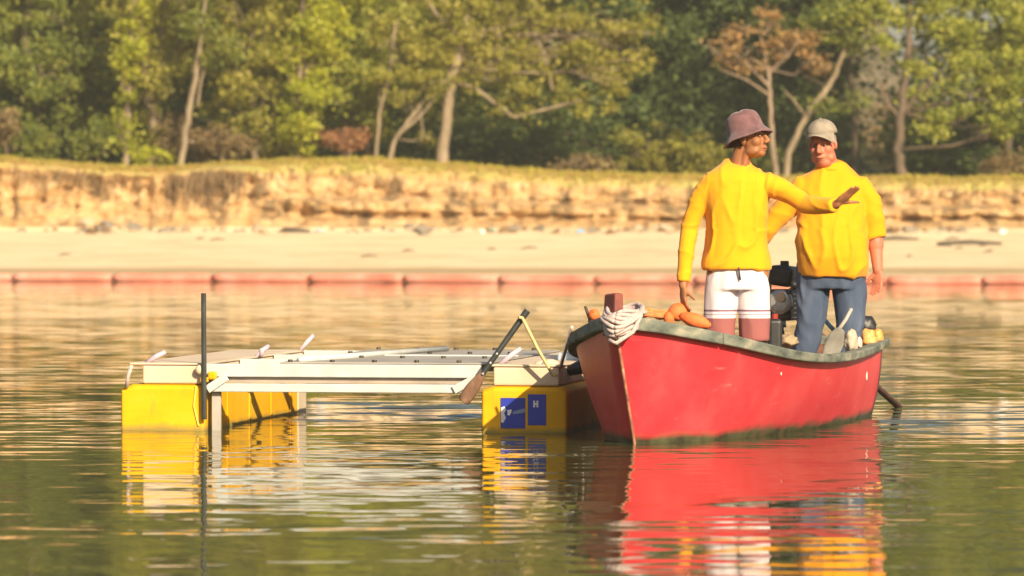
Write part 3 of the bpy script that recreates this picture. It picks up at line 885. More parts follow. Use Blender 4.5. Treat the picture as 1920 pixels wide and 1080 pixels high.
def hull_pt(u, v, inset=0.0):
    """u along the length, v from the keel line (0) through the waterline (.25) to the rail (1)"""
    at = -.40 + 4.70 * u
    ab = .0 + 4.22 * u
    gb, gz = gun(at)
    wb = max(.010, sinterp(u, WU, WB, .04))
    if v < .25:
        t = v / .25
        z = -.16 + .16 * t
        b = wb * (.70 + .30 * t)
        a = ab + .10 * (1 - t) * (1 - u)
    else:
        t = (v - .25) / .75
        z = gz * t
        b = wb + (gb - wb) * (t ** .92) + .016 * math.sin(math.pi * t) * min(1, u * 6)
        a = ab + (at - ab) * t
    if u == 0: b = .004 + inset
    return a, max(.003, b - inset), z

def boat_paint():
    m, nt, b = new_mat('weathered_red_boat_paint')
    tc = nt.nodes.new('ShaderNodeTexCoord')
    sx = nt.nodes.new('ShaderNodeSeparateXYZ'); nt.links.new(tc.outputs['Object'], sx.inputs[0])
    red = ramp(nt, [(.3, (.60, .028, .042)), (.5, (.68, .048, .062)), (.72, (.72, .09, .095))], noise_node(nt, 2.2, 6, .6).outputs['Fac'])
    streak = ramp(nt, [(.62, (0, 0, 0)), (.78, (1, 1, 1))], noise_node(nt, 3.0, 6, .7, stretch=(2.2, 2.2, .45)).outputs['Fac'])
    red = mixc(nt, streak, red, (.50, .12, .10))
    # weed and grime along the waterline
    wob = noise_node(nt, 3.2, 5, .6)
    md = nt.nodes.new('ShaderNodeMath'); md.operation = 'MULTIPLY_ADD'; md.inputs[1].default_value = -.085
    nt.links.new(wob.outputs['Fac'], md.inputs[0]); nt.links.new(sx.outputs[2], md.inputs[2])
    mr = nt.nodes.new('ShaderNodeMapRange'); mr.inputs[1].default_value = -.018; mr.inputs[2].default_value = .028
    nt.links.new(md.outputs[0], mr.inputs[0])
    grime = ramp(nt, [(.35, (.035, .030, .020)), (.55, (.10, .10, .05)), (.75, (.20, .09, .07))], noise_node(nt, 6, 5).outputs['Fac'])
    scuff = ramp(nt, [(.60, (0, 0, 0)), (.66, (1, 1, 1))], noise_node(nt, 9, 7, .75, stretch=(.6, .35, 2.2)).outputs['Fac'])
    red = mixc(nt, mixc(nt, .30, (0, 0, 0), scuff), red, (.66, .30, .25))
    drip = ramp(nt, [(.64, (0, 0, 0)), (.72, (1, 1, 1))], noise_node(nt, 5, 4, .6, stretch=(3, 3, .18)).outputs['Fac'])
    red = mixc(nt, mixc(nt, .45, (0, 0, 0), drip), red, (.34, .03, .035))
    c = mixc(nt, mr.outputs[0], grime, red)
    nt.links.new(c, b.inputs['Base Color'])
    b.inputs['Roughness'].default_value = .42
    b.inputs['Specular IOR Level'].default_value = .35
    bn = nt.nodes.new('ShaderNodeBump'); bn.inputs['Distance'].default_value = .012; bn.inputs['Strength'].default_value = .5
    nt.links.new(noise_node(nt, 2.4, 5, .55, stretch=(1, .5, 1.6)).outputs['Fac'], bn.inputs['Height'])
    nt.links.new(bn.outputs[0], b.inputs['Normal'])
    return m
rail_mat = mat_noise('worn_grey_green_rail', [(.3, (.055, .062, .052)), (.45, (.13, .145, .12)), (.6, (.21, .215, .17)), (.75, (.40, .34, .25))], 9, .8, bump=.008, bscale=20, stretch=(1, .5, 1.5))
wood_in = mat_noise('brown_boat_interior', [(.3, (.12, .05, .03)), (.7, (.26, .12, .075))], 5, .8, bump=.006, stretch=(3, .6, 3))
red_mat = boat_paint()
boat = empty('rowing_boat', BOAT0, 'red wooden motor boat with worn grey green rail carrying two men', 'boat', -PHI)
NU, NVV = 46, 12
vsn = [0, .12, .25, .31, .38, .46, .54, .62, .70, .78, .86, .93, 1.0]
def shell(inset, vs_list, zmin=None):
    mb = MB()
    rows = []
    for i in range(NU + 1):
        u = (i / NU) ** 1.15
        prof = []
        for sgn in (-1, 1):
            lst = vs_list[::-1] if sgn < 0 else vs_list
            for v in lst:
                a, b, z = hull_pt(u, v, inset)
                if zmin is not None: z = max(z, zmin)
                prof.append(Vector((sgn * b, a + (inset * 1.2 if u < .03 else 0) - (inset if u > .99 else 0), z)))
        rows.append(prof)
    n = len(rows[0])
    vv = [p for r in rows for p in r]
    ff = [(i * n + j, i * n + j + 1, (i + 1) * n + j + 1, (i + 1) * n + j) for i in range(len(rows) - 1) for j in range(n - 1)]
    ff.append(tuple(range((len(rows) - 1) * n, len(rows) * n)))
    mb.add(vv, ff)
    return mb
shell(0, vsn).build('hull', red_mat, boat, smooth=True).data.polygons[-1].use_smooth = False
shell(.035, [.35, .4, .46, .54, .62, .70, .78, .86, .93, .985], .10).build('inner_planking', wood_in, boat, smooth=True)
mb = MB()
fl = []
for i in range(30):
    a = .25 + 3.85 * i / 29
    g = gun(a)[0]
    fl.append((a, max(.02, min(hull_pt((a - .0) / 4.25, .32)[1], hull_pt((a + .1) / 4.4, .32)[1]) - .05)))
for (a0, b0), (a1, b1) in zip(fl[:-1], fl[1:]):
    mb.add([(-b0, a0, .125), (b0, a0, .125), (b1, a1, .125), (-b1, a1, .125)], [(0, 1, 2, 3)])
mb.build('floor_boards', wood_in, boat)
for (a, zz) in ((1.75, .31), (2.75, .30), (3.95, .33)):
    g = hull_pt((a + .2) / 4.5, .62)[1] - .06
    mb = MB(); mb.box((0, a, zz), (2 * g, .2, .03)); mb.build('thwart', wood_in, boat, bevel=.006)
# stem bar down the bow, worn paler in random patches
stem_mat = mat_noise('worn_stem_bar', [(.35, (.18, .07, .045)), (.6, (.48, .20, .12)), (.75, (.62, .42, .28))], 10, .7)
mb = MB()
pth = []
for v in (0, .15, .25, .4, .6, .8, 1):
    a, b, z = hull_pt(0, v)
    pth.append(Vector((0, a - .006, z)))
mb.tube(pth, .010, 6)
mb.build('stem_bar', stem_mat, boat, smooth=True)
# rail planks, butted end to end
def rail(name, sgn, a0, a1, hh):
    mb = MB(); path, hs = [], []
    n = max(3, int((a1 - a0) / .07))
    for k in range(n + 1):
        a = a0 + (a1 - a0) * k / n
        g, z = gun(a)
        path.append(Vector((sgn * (g + .006), a, z + .005)))
        hs.append(float(np.interp(a, [-.4, .8, 2, 4.3], [.076, .062, .050, .048])))
    rect_section_sweep(mb, path, .080, hs)
    return mb.build(name, rail_mat, boat, bevel=.009)
for a0, a1 in ((-.385, .285), (.291, .46), (.466, 1.15), (1.156, 2.2), (2.206, 3.3), (3.306, 4.33)):
    rail('rail_plank', 1, a0, a1, .085)
for a0, a1 in ((-.385, .6), (.606, 1.7), (1.706, 3.0), (3.006, 4.33)):
    rail('rail_plank', -1, a0, a1, .085)
mb = MB(); g, z = gun(4.3)
mb.box((0, 4.325, z + .006), (2 * g - .06, .062, .072)); mb.build('transom_rail', rail_mat, boat, bevel=.009)
# foredeck and stem post
mb = MB()
fd = [( -.36 + .62 * k / 8) for k in range(9)]
vv, ff = [], []
for a in fd:
    g, z = gun(a); vv += [(-max(.01, g - .028), a, z + .02), (max(.01, g - .028), a, z + .02)]
ff = [(2 * k, 2 * k + 1, 2 * k + 3, 2 * k + 2) for k in range(8)]
mb.add(vv, ff); mb.build('foredeck', wood_in, boat)
post_mat = mat_noise('dark_red_post', [(.3, (.13, .035, .028)), (.6, (.27, .07, .05)), (.75, (.42, .22, .15))], 7, .7, bump=.004)
mb = MB()
mb.box((-.03, -.345, .745), (.15, .06, .24), Matrix.Rotation(R(-6), 3, 'X') @ Matrix.Rotation(R(-47), 3, 'Z'), .93)
mb.build('stem_post', post_mat, boat, bevel=.012)
# chips and drips on the paint
chip = plain('bare_primer_chip', (.75, .70, .60), .7)
for (a, dz, sz) in ((1.02, -.115, (.012, .02, .022)), (3.45, -.16, (.01, .03, .07)),):
    g, z = gun(a); t = 1 + dz / z
    u = (a + .40) / 4.70
    aa, bb, zz = hull_pt(u, .25 + .75 * t)
    mb = MB(); mb.ellipsoid((bb + .001, aa, zz), (.004, sz[1] / 2, sz[2] / 2), nu=8, nv=5)
    mb.build('paint_chip', chip, boat)

# rope hung round the bow
rope_mat = mat_noise('pale_mooring_rope', [(.3, (.38, .29, .28)), (.7, (.60, .49, .46))], 60, .9, bump=.003, bscale=140)
rope = empty('mooring_rope', B(-.3, 0, .74), 'thick coil of off white rope looped over the bow of the red boat', 'rope', -PHI)
rope.scale = (.9, .95, .9)
rg = random.Random(3)
for k in range(9):
    t = k / 8
    n = 40
    pts = []
    zf = .02 - .17 * t + rg.uniform(-.008, .008)      # how far the front of this turn sags
    zb = .01 + .05 * (1 - t)
    wx = .112 + .012 * math.sin(k * 2.1) + .03 * (1 - abs(2 * t - 1))
    fa = .145 + .05 * math.sin(math.pi * t) + .012 * k / 8 - .05 * max(0, t - .6)
    ph = rg.uniform(-.15, .15)
    for j in range(n + 1):
        q = 2 * math.pi * j / n
        c, s = math.cos(q), math.sin(q)
        f = (.5 + .5 * c)
        y = -fa * max(0, c) ** .8 + (.13 + .03 * rg.random() * 0) * max(0, -c) if True else 0
        z = zb + (zf - zb) * f ** 1.3 + .012 * math.sin(3 * q + ph + k)
        x = wx * s * (1 - .25 * f) + .02
        if s > 0 and f < .65: z = max(z, .02)
        pts.append(Vector((x, y, z)))
    mb = MB(); mb.tube(pts, .0135, 8)
    mb.build('rope_turn', rope_mat, rope, smooth=True)
mb = MB()
mb.tube([Vector((.12, .05, .06)), Vector((.15, -.06, .0)), Vector((.12, -.13, -.10)), Vector((.03, -.19, -.17)), Vector((-.02, -.18, -.15))], .0135, 8)
mb.build('rope_tail', rope_mat, rope, smooth=True)

# ------------------------------------------------------------------ things lying in the boat
orange = mat_noise('orange_float_foam', [(.3, (.74, .13, .03)), (.7, (.84, .20, .05))], 12, .7, bump=.004)
def float_thing(px, py, d, size, rotz, label, tilt=0):
    o = empty('net_float', P(px, py, d), label, 'float', rotz)
    mb = MB()
    rot = Matrix.Rotation(tilt, 3, 'Y')
    L_, r = size
    pts = [rot @ Vector((L_ * (k / 10 - .5), 0, 0)) for k in range(11)]
    rr = [r * (math.sin(math.pi * min(max(k / 10, .03), .97)) ** .45) for k in range(11)]
    mb.tube(pts, rr, 14)
    mb.build('float_body', orange, o, smooth=True)
    for s in (-1, 1):
        mb = MB(); mb.tube([rot @ Vector((s * L_ * .47, 0, 0)), rot @ Vector((s * L_ * .53, 0, .004))], r * .28, 8)
        mb.build('float_eye', orange, o, smooth=True)
    return o
float_thing(1303, 601, 30.05, (.19, .043), R(-20), 'long orange float lying on the rail by the legs of the man in shorts', R(17))
float_thing(1272, 585, 30.35, (.13, .055), R(35), 'fat orange float behind the long one on the rail', R(-10))
float_thing(1254, 598, 30.1, (.085, .032), R(70), 'short stubby orange float nearest the bow', R(60))
float_thing(1236, 590, 30.5, (.09, .03), R(10), 'small orange float inside the bow behind the rope', R(15))
float_thing(1114, 590, 29.75, (.07, .034), R(80), 'small round orange float left of the stem post', R(30))
netm = mat_noise('orange_net_line', [(.3, (.55, .16, .05)), (.7, (.75, .28, .1))], 30, .9)
mb = MB()
rg = random.Random(4)
for k in range(9):
    y0 = 585 + rg.uniform(-5, 7)
    mb.tube([P(1192 + rg.uniform(0, 12), y0 + 3, 30.2 + rg.uniform(0, .3)), P(1215, y0 - 1 + rg.uniform(-3, 3), 30.3), P(1240, y0 + 3, 30.35), P(1268 + rg.uniform(-8, 4), y0 + rg.uniform(0, 8), 30.35)], .009, 6)
o = mb.build('orange_line', netm, None, smooth=True)
tag(o, 'bundle of thin orange line strung between the rope and the floats', 'line')
mb = MB(); mb.tube([P(1097, 574, 29.8), P(1103, 590, 29.8), P(1110, 606, 29.75)], [.008, .010, .013], 6)
mb.tube([P(1108, 600, 29.78), P(1116, 611, 29.7)], [.02, .016], 6)
o = mb.build('wooden_peg', bark_dark, None, smooth=True); tag(o, 'thin dark peg sticking up at the left side of the bow', 'peg')

black_pl = plain('black_plastic', (.022, .022, .024), .45)
grey_met = mat_noise('scuffed_aluminium', [(.3, (.30, .29, .27)), (.7, (.55, .53, .50))], 12, .4, metal=.6)
dark_met = mat_noise('oily_dark_metal', [(.3, (.03, .028, .026)), (.7, (.09, .075, .06))], 12, .5, metal=.4)
blue_pl = plain('dark_blue_cowl', (.03, .05, .22), .4)
# long tail motor: engine inside the stern, shaft running back over it into the water
mo = B(3.65, -.04, .75)
motor = empty('long_tail_motor', mo, 'black and silver long tail boat motor standing between the two men', 'motor', -PHI)
mb = MB(); mb.box((0, 0, -.02), (.17, .24, .20)); mb.build('engine_block', dark_met, motor, bevel=.02)
mb = MB()
for k in range(6): mb.box((.0, .0, -.10 + .03 * k), (.20, .20, .010))
mb.build('cooling_fins', grey_met, motor, bevel=.002)
mb = MB(); mb.box((.01, .02, .165), (.16, .26, .13), Matrix.Rotation(R(8), 3, 'Y')); mb.build('fuel_tank', black_pl, motor, bevel=.035, seg=3)
mb = MB(); mb.tube([(.02, -.02, .225), (.02, -.02, .262)], [.03, .028], 12); mb.build('tank_cap', black_pl, motor, bevel=.004)
mb = MB(); mb.tube([(.02, -.125, .0), (.02, -.155, .0), (.02, -.165, .0)], [.085, .08, .055], 20); sc = mb.build('starter_cover', grey_met, motor, bevel=.006)
mb = MB(); mb.tube([(.035, -.165, .03), (.035, -.180, .03)], [.032, .03], 12); mb.build('starter_hub', plain('tan_hub', (.45, .33, .22), .6), sc, bevel=.004)
mb = MB(); mb.box((-.13, .0, .10), (.09, .15, .10)); mb.build('air_filter', black_pl, motor, bevel=.02)
mb = MB(); mb.box((-.125, -.02, -.03), (.045, .10, .17)); mb.build('side_cowl', blue_pl, motor, bevel=.015)
mb = MB(); mb.tube([(-.12, -.09, -.02), (-.14, -.11, -.09), (-.06, -.12, -.15), (.05, -.11, -.14)], .022, 10); mb.build('exhaust_pipe', grey_met, motor, smooth=True)
mb = MB(); mb.tube([(-.02, -.1, -.13), (.0, -.1, -.20), (.03, -.08, -.36)], [.045, .04, .025], 10); mb.box((.035, -.08, -.38), (.05, .05, .05)); mb.build('mount_leg', dark_met, motor, smooth=False, bevel=.004)
p1 = Vector((.32, 2.42, -.85))
mb = MB(); mb.tube([Vector((0, .12, -.03)), p1], [.03, .020], 10); mb.build('drive_shaft', mat_noise('rusty_shaft', [(.3, (.07, .03, .025)), (.7, (.18, .08, .06))], 8, .7), motor, smooth=True)
mb = MB()
dirv = p1.normalized()
mb.tube([p1 - dirv * .03, p1 + dirv * .05], [.026, .016], 10)
for k in range(3):
    q = Matrix.Rotation(k * 2.094, 3, dirv)
    o_ = dirv.orthogonal().normalized()
    mb.tube([p1 + q @ (o_ * .01), p1 + q @ (o_ * .05) + dirv * .008, p1 + q @ (o_ * .085) + dirv * .015], [.012, .03, .014], 8, flat=.25)
mb.build('propeller', dark_met, motor, bevel=.003)
mb = MB(); mb.tube([(.05, -.1, .05), (.16, -.32, .10), (.2, -.5, .12)], [.014, .014, .02], 8); mb.build('tiller_handle', black_pl, motor, smooth=True)

# shovel-like paddle, teal bar, bags at the stern
sh = empty('short_paddle', P(1566, 640, 31.9), 'short grey bladed paddle leaning against the jeans at the stern', 'paddle')
mb = MB()
bl = [(-.055, -.10), (.045, -.10), (.06, -.02), (.045, .06), (.015, .085), (-.015, .085), (-.045, .05), (-.062, -.03)]
fr = [Vector((x + z * .25, -.012 + .02 * (x / .06) ** 2, z)) for x, z in bl]; bk = [p + Vector((0, .014, 0)) for p in fr]
mb.rings([fr, bk]); mb.build('blade', mat_noise('grey_worn_blade', [(.3, (.13, .12, .105)), (.7, (.25, .235, .20))], 9, .7), sh, bevel=.004)
mb = MB(); mb.tube([(.02, 0, .07), (.065, .02, .13), (.105, .05, .20)], [.013, .012, .011], 8); mb.build('shaft', plain('pale_wood_shaft', (.40, .36, .31), .7), sh, smooth=True)
mb = MB(); mb.tube([P(1543, 596, 33.0), P(1564, 620, 32.7), P(1568, 640, 32.6)], .014, 8)
o = mb.build('teal_pipe', plain('teal_pipe_plastic', (.06, .30, .32), .4), None, smooth=True); tag(o, 'thin teal pipe slanting between the legs of the man in jeans', 'pipe')
def bag(name, px, py, d, size, mat, label, cat, seed, amp=.35):
    mb = MB(); mb.ellipsoid((0, 0, 0), (1, 1, 1), nu=24, nv=16)
    mb.v = [tuple(Vector(v) * (1 + amp * mnoise.noise(Vector(v) * 1.9 + Vector((seed, 0, 0))) + amp * .5 * mnoise.noise(Vector(v) * 4.5 + Vector((0, seed, 0))))) for v in mb.v]
    o = mb.build(name, mat, None, smooth=True)
    o.location = P(px, py, d); o.scale = size
    return tag(o, label, cat)
bag('rag', 1594, 640, 32.2, (.05, .06, .07), mat_noise('grey_beige_cloth', [(.3, (.30, .25, .19)), (.7, (.55, .47, .36))], 14, .9), 'crumpled grey beige rag beside the paddle blade', 'rag', 3)
bag('plastic_bag', 1628, 636, 33.0, (.055, .06, .065), mat_noise('orange_bag', [(.3, (.72, .30, .07)), (.6, (.82, .42, .14)), (.7, (.85, .75, .62))], 9, .5), 'orange and white plastic bag in the stern corner', 'bag', 9)
bag('plastic_bag', 1646, 634, 33.25, (.035, .05, .06), mat_noise('orange_bag_plain', [(.3, (.72, .28, .06)), (.7, (.84, .40, .10))], 9, .5), 'small orange bag squeezed behind the orange and white one', 'bag', 14)
bag('tarpaulin', 1622, 612, 33.35, (.07, .06, .07), black_pl, 'dark folded tarpaulin behind the orange bags', 'tarpaulin', 21, .25)
bag('cloth', 1608, 643, 32.6, (.03, .04, .035), mat_noise('pink_white_cloth', [(.4, (.65, .30, .28)), (.6, (.8, .7, .62))], 12, .9), 'small pink and white cloth between rag and orange bag', 'cloth', 33)
can = empty('fuel_can', P(1452, 628, 31.6), 'dark fuel can standing behind the legs of the man in shorts', 'can')
mb = MB(); mb.box((0, 0, 0), (.09, .16, .20)); mb.build('can_body', black_pl, can, bevel=.025, seg=3)
mb = MB(); mb.tube([(0, -.05, .1), (0, -.05, .13)], .02, 10); mb.build('can_cap', plain('red_cap', (.3, .03, .02), .5), can)
mb = MB(); mb.tube([(0, -.02, .1), (0, -.01, .13), (0, .04, .13), (0, .05, .1)], .01, 8); mb.build('can_handle', black_pl, can, smooth=True)
bag('rag', 1478, 640, 32.0, (.06, .07, .04), mat_noise('khaki_cloth', [(.3, (.22, .16, .09)), (.7, (.42, .32, .2))], 14, .9), 'khaki cloth heap on the boat floor left of the jeans', 'rag', 5)

# ------------------------------------------------------------------ the yellow twin hulled float
PSI = R(9.5)
C0 = Vector((-2.382, 31.3, 0))
cat = empty('catamaran_float', C0, 'yellow twin hulled float with a white frame moored beside the red boat', 'float', -PSI)
yel = mat_noise('yellow_gelcoat', [(.25, (.66, .32, .008)), (.5, (.76, .40, .008)), (.75, (.80, .45, .03))], 2.6, .6, bump=.006, bscale=4, stretch=(1, 1, 1.3), spec=.12)
white_box = mat_noise('sun_bleached_white_box', [(.3, (.58, .45, .31)), (.7, (.70, .57, .42))], 3, .6, bump=.004)
alu = mat_noise('dull_white_aluminium', [(.3, (.42, .44, .43)), (.7, (.56, .575, .56))], 6, .6, bump=.002)
pinkp = mat_noise('pinkish_grey_board', [(.3, (.30, .24, .20)), (.7, (.42, .34, .28))], 4, .7)
deckg = mat_noise('grey_deck_tray', [(.3, (.27, .25, .22)), (.7, (.40, .37, .33))], 3, .7, bump=.003)
blue_s = mat_noise('blue_sticker', [(.3, (.018, .035, .30)), (.7, (.03, .05, .40))], 5, .4)
white_s = plain('white_sticker_print', (.78, .78, .80), .5)
_nt = yel.node_tree; _b = _nt.nodes['Principled BSDF']
_src = _b.inputs['Base Color'].links[0].from_socket
_tc = _nt.nodes.new('ShaderNodeTexCoord'); _sx = _nt.nodes.new('ShaderNodeSeparateXYZ'); _nt.links.new(_tc.outputs['Object'], _sx.inputs[0])
_md = _nt.nodes.new('ShaderNodeMath'); _md.operation = 'MULTIPLY_ADD'; _md.inputs[1].default_value = -.07
_nt.links.new(noise_node(_nt, 6, 5, .65).outputs['Fac'], _md.inputs[0]); _nt.links.new(_sx.outputs[2], _md.inputs[2])
_mr = _nt.nodes.new('ShaderNodeMapRange'); _mr.inputs[1].default_value = -.03; _mr.inputs[2].default_value = .01
_nt.links.new(_md.outputs[0], _mr.inputs[0])
_dirt = ramp(_nt, [(.58, (0, 0, 0)), (.70, (1, 1, 1))], noise_node(_nt, 4, 7, .75, stretch=(2, 2, .5)).outputs['Fac'])
_c = mixc(_nt, mixc(_nt, .35, (0, 0, 0), _dirt), _src, (.42, .24, .05))
_nt.links.new(mixc(_nt, _mr.outputs[0], (.30, .22, .05), _c), _b.inputs['Base Color'])
LEN = 3.0
HW = .525
for hi, u0 in enumerate((0.0, 2.225)):
    rings = []
    for v_, sx_, top in ((0.0, .97, .262), (.035, 1.0, .278), (.5, 1.0, .28), (1.5, 1.0, .28), (2.6, 1.0, .28), (2.97, 1.0, .278), (LEN, .97, .26)):
        cx = u0 + HW / 2; h = HW / 2 * sx_
        c = .03
        rings.append([Vector((cx - h * .94, v_, -.16)), Vector((cx + h * .94, v_, -.16)), Vector((cx + h, v_, -.05)), Vector((cx + h, v_, top - c)),
                      Vector((cx + h - c, v_, top)), Vector((cx - h + c * 2.4, v_, top)), Vector((cx - h, v_, top - c * .8)), Vector((cx - h, v_, -.05))])
    mb = MB(); mb.rings(rings)
    h = mb.build('hull', yel, cat, bevel=.012, seg=2)
    # ribs down the inner side, pale end panel
    if hi == 0:
        for v_ in (.62, 1.25, 1.9, 2.5):
            mb = MB(); mb.box((u0 + HW + .006, v_, .10), (.010, .05, .30)); mb.build('rib', yel, h, bevel=.003)
        mb = MB(); mb.box((u0 + HW + .006, LEN - .16, .12), (.012, .24, .28)); mb.build('end_panel', white_box, h, bevel=.003)
        # faded round patch and seam of the left hull's front
        patch = plain('faded_yellow_patch', (.80, .60, .10), .5)
        mb = MB(); mb.tube([(.475, -.006, .27), (.46, -.006, .15), (.49, -.006, .03)], .006, 6); mb.build('seam', patch, h)
    # white box on top
    mb = MB(); mb.box((u0 + HW / 2 + (.065 if hi == 0 else .01), LEN / 2, .34), ((.385 if hi == 0 else .40), LEN - .04, .114)); mb.build('deck_box', white_box, cat, bevel=.012)
    mb = MB(); mb.box((u0 + HW / 2 + (.03 if hi == 0 else .0), LEN / 2 + .01, .404), ((.47 if hi == 0 else .44), LEN + .0, .012)); mb.build('deck_plate', white_box, cat, bevel=.004)
# front frame: two rails with a board between, and the rear frame
U0, U1 = HW + .002, 2.222
mb = MB(); mb.box(((U0 + U1) / 2, .03, .3665), (U1 - U0, .05, .079)); mb.build('cross_beam', alu, cat, bevel=.006)
mb = MB(); mb.box(((U0 + U1) / 2, .05, .308), (U1 - U0 - .02, .02, .036)); mb.build('front_board', pinkp, cat, bevel=.002)
mb = MB(); mb.box(((U0 + U1) / 2 - .04, .02, .262), (U1 - U0 - .12, .05, .052)); mb.build('lower_rail', alu, cat, bevel=.006)
for (xa, za, xb, zb) in ((U0 + .02, .25, U0 + .14, .33), (U1 - .02, .33, U1 - .16, .255)):
    mb = MB(); d_ = Vector((xb - xa, 0, zb - za)); ang = math.atan2(d_.z, d_.x)
    mb.box(((xa + xb) / 2, -.015, (za + zb) / 2), (d_.length, .016, .05), Matrix.Rotation(-ang, 3, 'Y')); mb.build('gusset', alu, cat, bevel=.004)
for v_, z_ in ((1.0, .372), (2.0, .372), (LEN - .05, .372)):
    mb = MB(); mb.box(((U0 + U1) / 2, v_, z_), (U1 - U0, .05, .07)); mb.build('cross_beam', alu, cat, bevel=.006)
mb = MB(); mb.box(((U0 + .45 + U1) / 2, 1.55, .41), (U1 - U0 - .43, 2.86, .010)); mb.build('deck_tray', deckg, cat, bevel=.003)
for v_ in (.14, 1.05, 2.0, 2.95):
    for k in range(5):
        mb = MB(); mb.tube([(U0 + .50 + k * .26, v_, .414), (U0 + .50 + k * .26, v_, .430)], .015, 8); mb.build('bolt', dark_met, cat)
mb = MB(); mb.box(((U0 + .45 + U1) / 2, 1.55, .419), (U1 - U0 - .50, .03, .008)); mb.build('deck_batten', alu, cat)
mb = MB(); mb.tube([(1.06, .25, .425), (1.55, 2.6, .432)], .018, 8); mb.build('white_bar', alu, cat, smooth=True)
# strut under the left corner, hanging tie at the outer corner
mb = MB(); mb.box((U0 + .06, .06, .13), (.055, .03, .28)); mb.build('strut', deckg, cat, bevel=.004)
mb = MB(); mb.tube([(.075, -.01, .395), (.055, -.02, .33), (.045, -.012, .262)], .012, 8); mb.build('tie_rope', rope_mat, cat, smooth=True)
mb = MB(); mb.box((U0 + .05, -.012, .335), (.055, .03, .05)); mb.build('orange_block', yel, cat, bevel=.012)
mb = MB(); mb.ellipsoid((.5, -.02, .37), (.028, .02, .03), nu=10, nv=7); mb.build('cleat', white_box, cat, smooth=True)
lav = mat_noise('pale_lilac_strap', [(.3, (.42, .32, .42)), (.7, (.56, .44, .50))], 9, .6)
for (ua, va, za, ub, vb, zb) in ((.14, .08, .405, .26, .1, .475), (.52, 1.5, .41, .59, 1.55, .475), (.55, 1.5, .41, .55, 1.5, .46), (.52, 2.85, .41, .60, 2.9, .51), (2.30, .25, .405, 2.42, .3, .50), (2.66, 1.9, .41, 2.60, 1.9, .53)):
    mb = MB(); rect = Vector((ub - ua, vb - va, zb - za)); L_ = rect.length
    mb.tube([(ua, va, za), ((ua + ub) / 2 + .006, (va + vb) / 2, (za + zb) / 2 + .008), (ub, vb, zb)], [.012, .016, .013], 8, flat=.5); mb.build('strap_end', lav, cat, smooth=True)
# dark upright pole on the inner corner of the left hull
pole_m = mat_noise('dark_painted_pole', [(.3, (.018, .02, .02)), (.7, (.05, .055, .052))], 8, .5)
mb = MB(); mb.tube([(.532, -.035, .07), (.530, -.035, .45), (.528, -.035, .835)], [.0165, .016, .0155], 10); mb.build('pole', pole_m, cat, smooth=False, bevel=.003)
mb = MB(); mb.box((.53, -.02, .31), (.05, .03, .03)); mb.build('pole_clamp', yel, cat, bevel=.006)
# blue stickers on the right hull's front, with their white print
def decal(px0, px1, py0, py1):
    s = 312.5
    us = [((p - 960) / s + 2.382) / math.cos(PSI) for p in (px0, px1)]
    zs = [1.35 - (p - 390) / s for p in (py1, py0)]
    mb = MB(); u0, u1 = us; z0, z1 = zs
    mb.box(((u0 + u1) / 2, -.003, (z0 + z1) / 2), (u1 - u0, .006, z1 - z0))
    o = mb.build('sticker', blue_s, cat, bevel=.001)
    return o, u0, u1, z0, z1
o, u0, u1, z0, z1 = decal(939, 985, 746, 803)
def prism(poly, y, th=.003):
    mb = MB(); fr = [Vector((x, y, z)) for x, z in poly]; bk = [p + Vector((0, th, 0)) for p in fr]
    mb.rings([fr, bk]); return mb
w_, h_ = u1 - u0, z1 - z0
L2 = lambda pts: [(u0 + a * w_, z0 + b * h_) for a, b in pts]
prism(L2([(.02, .20), (.02, .68), (.16, .72), (.22, .60), (.14, .50), (.22, .34), (.10, .18)]), -.0095).build('emblem', white_s, o)
prism(L2([(.28, .44), (.28, .60), (.46, .62), (.42, .50), (.36, .42)]), -.0095).build('emblem', white_s, o)
prism(L2([(.50, .46), (.50, .56), (1.0, .66), (1.0, .52)]), -.0095).build('emblem_band', plain('pale_blue_print', (.20, .26, .42), .5), o)
o, u0, u1, z0, z1 = decal(990, 1024, 739, 797)
w_, h_ = u1 - u0, z1 - z0
prism(L2([(.30, .58), (.30, .80), (.40, .80), (.40, .72), (.48, .72), (.48, .80), (.58, .80), (.58, .58), (.48, .58), (.48, .66), (.40, .66), (.40, .58)]), -.0095).build('emblem', white_s, o)
# fittings at the rear right, next to the boat
mb = MB(); mb.box((2.62, 1.2, .43), (.16, .5, .05)); mb.build('pale_blue_lid', plain('pale_blue_lid_plastic', (.34, .42, .50), .5), cat, bevel=.01)
mb = MB(); mb.tube([(2.70, .35, .36), (2.78, .35, .39), (2.84, .45, .36)], [.03, .045, .03], 10); mb.build('dark_fender', black_pl, cat, smooth=True)
mb = MB(); mb.box((2.74, .8, .42), (.05, .16, .09), Matrix.Rotation(R(25), 3, 'Y')); mb.build('yellow_bracket', yel, cat, bevel=.01)
mb = MB(); mb.ellipsoid((2.62, .18, .405), (.055, .05, .035), nu=12, nv=8); mb.ellipsoid((2.56, .22, .40), (.05, .05, .03), nu=12, nv=8); mb.build('white_bundle', white_box, cat, smooth=True)

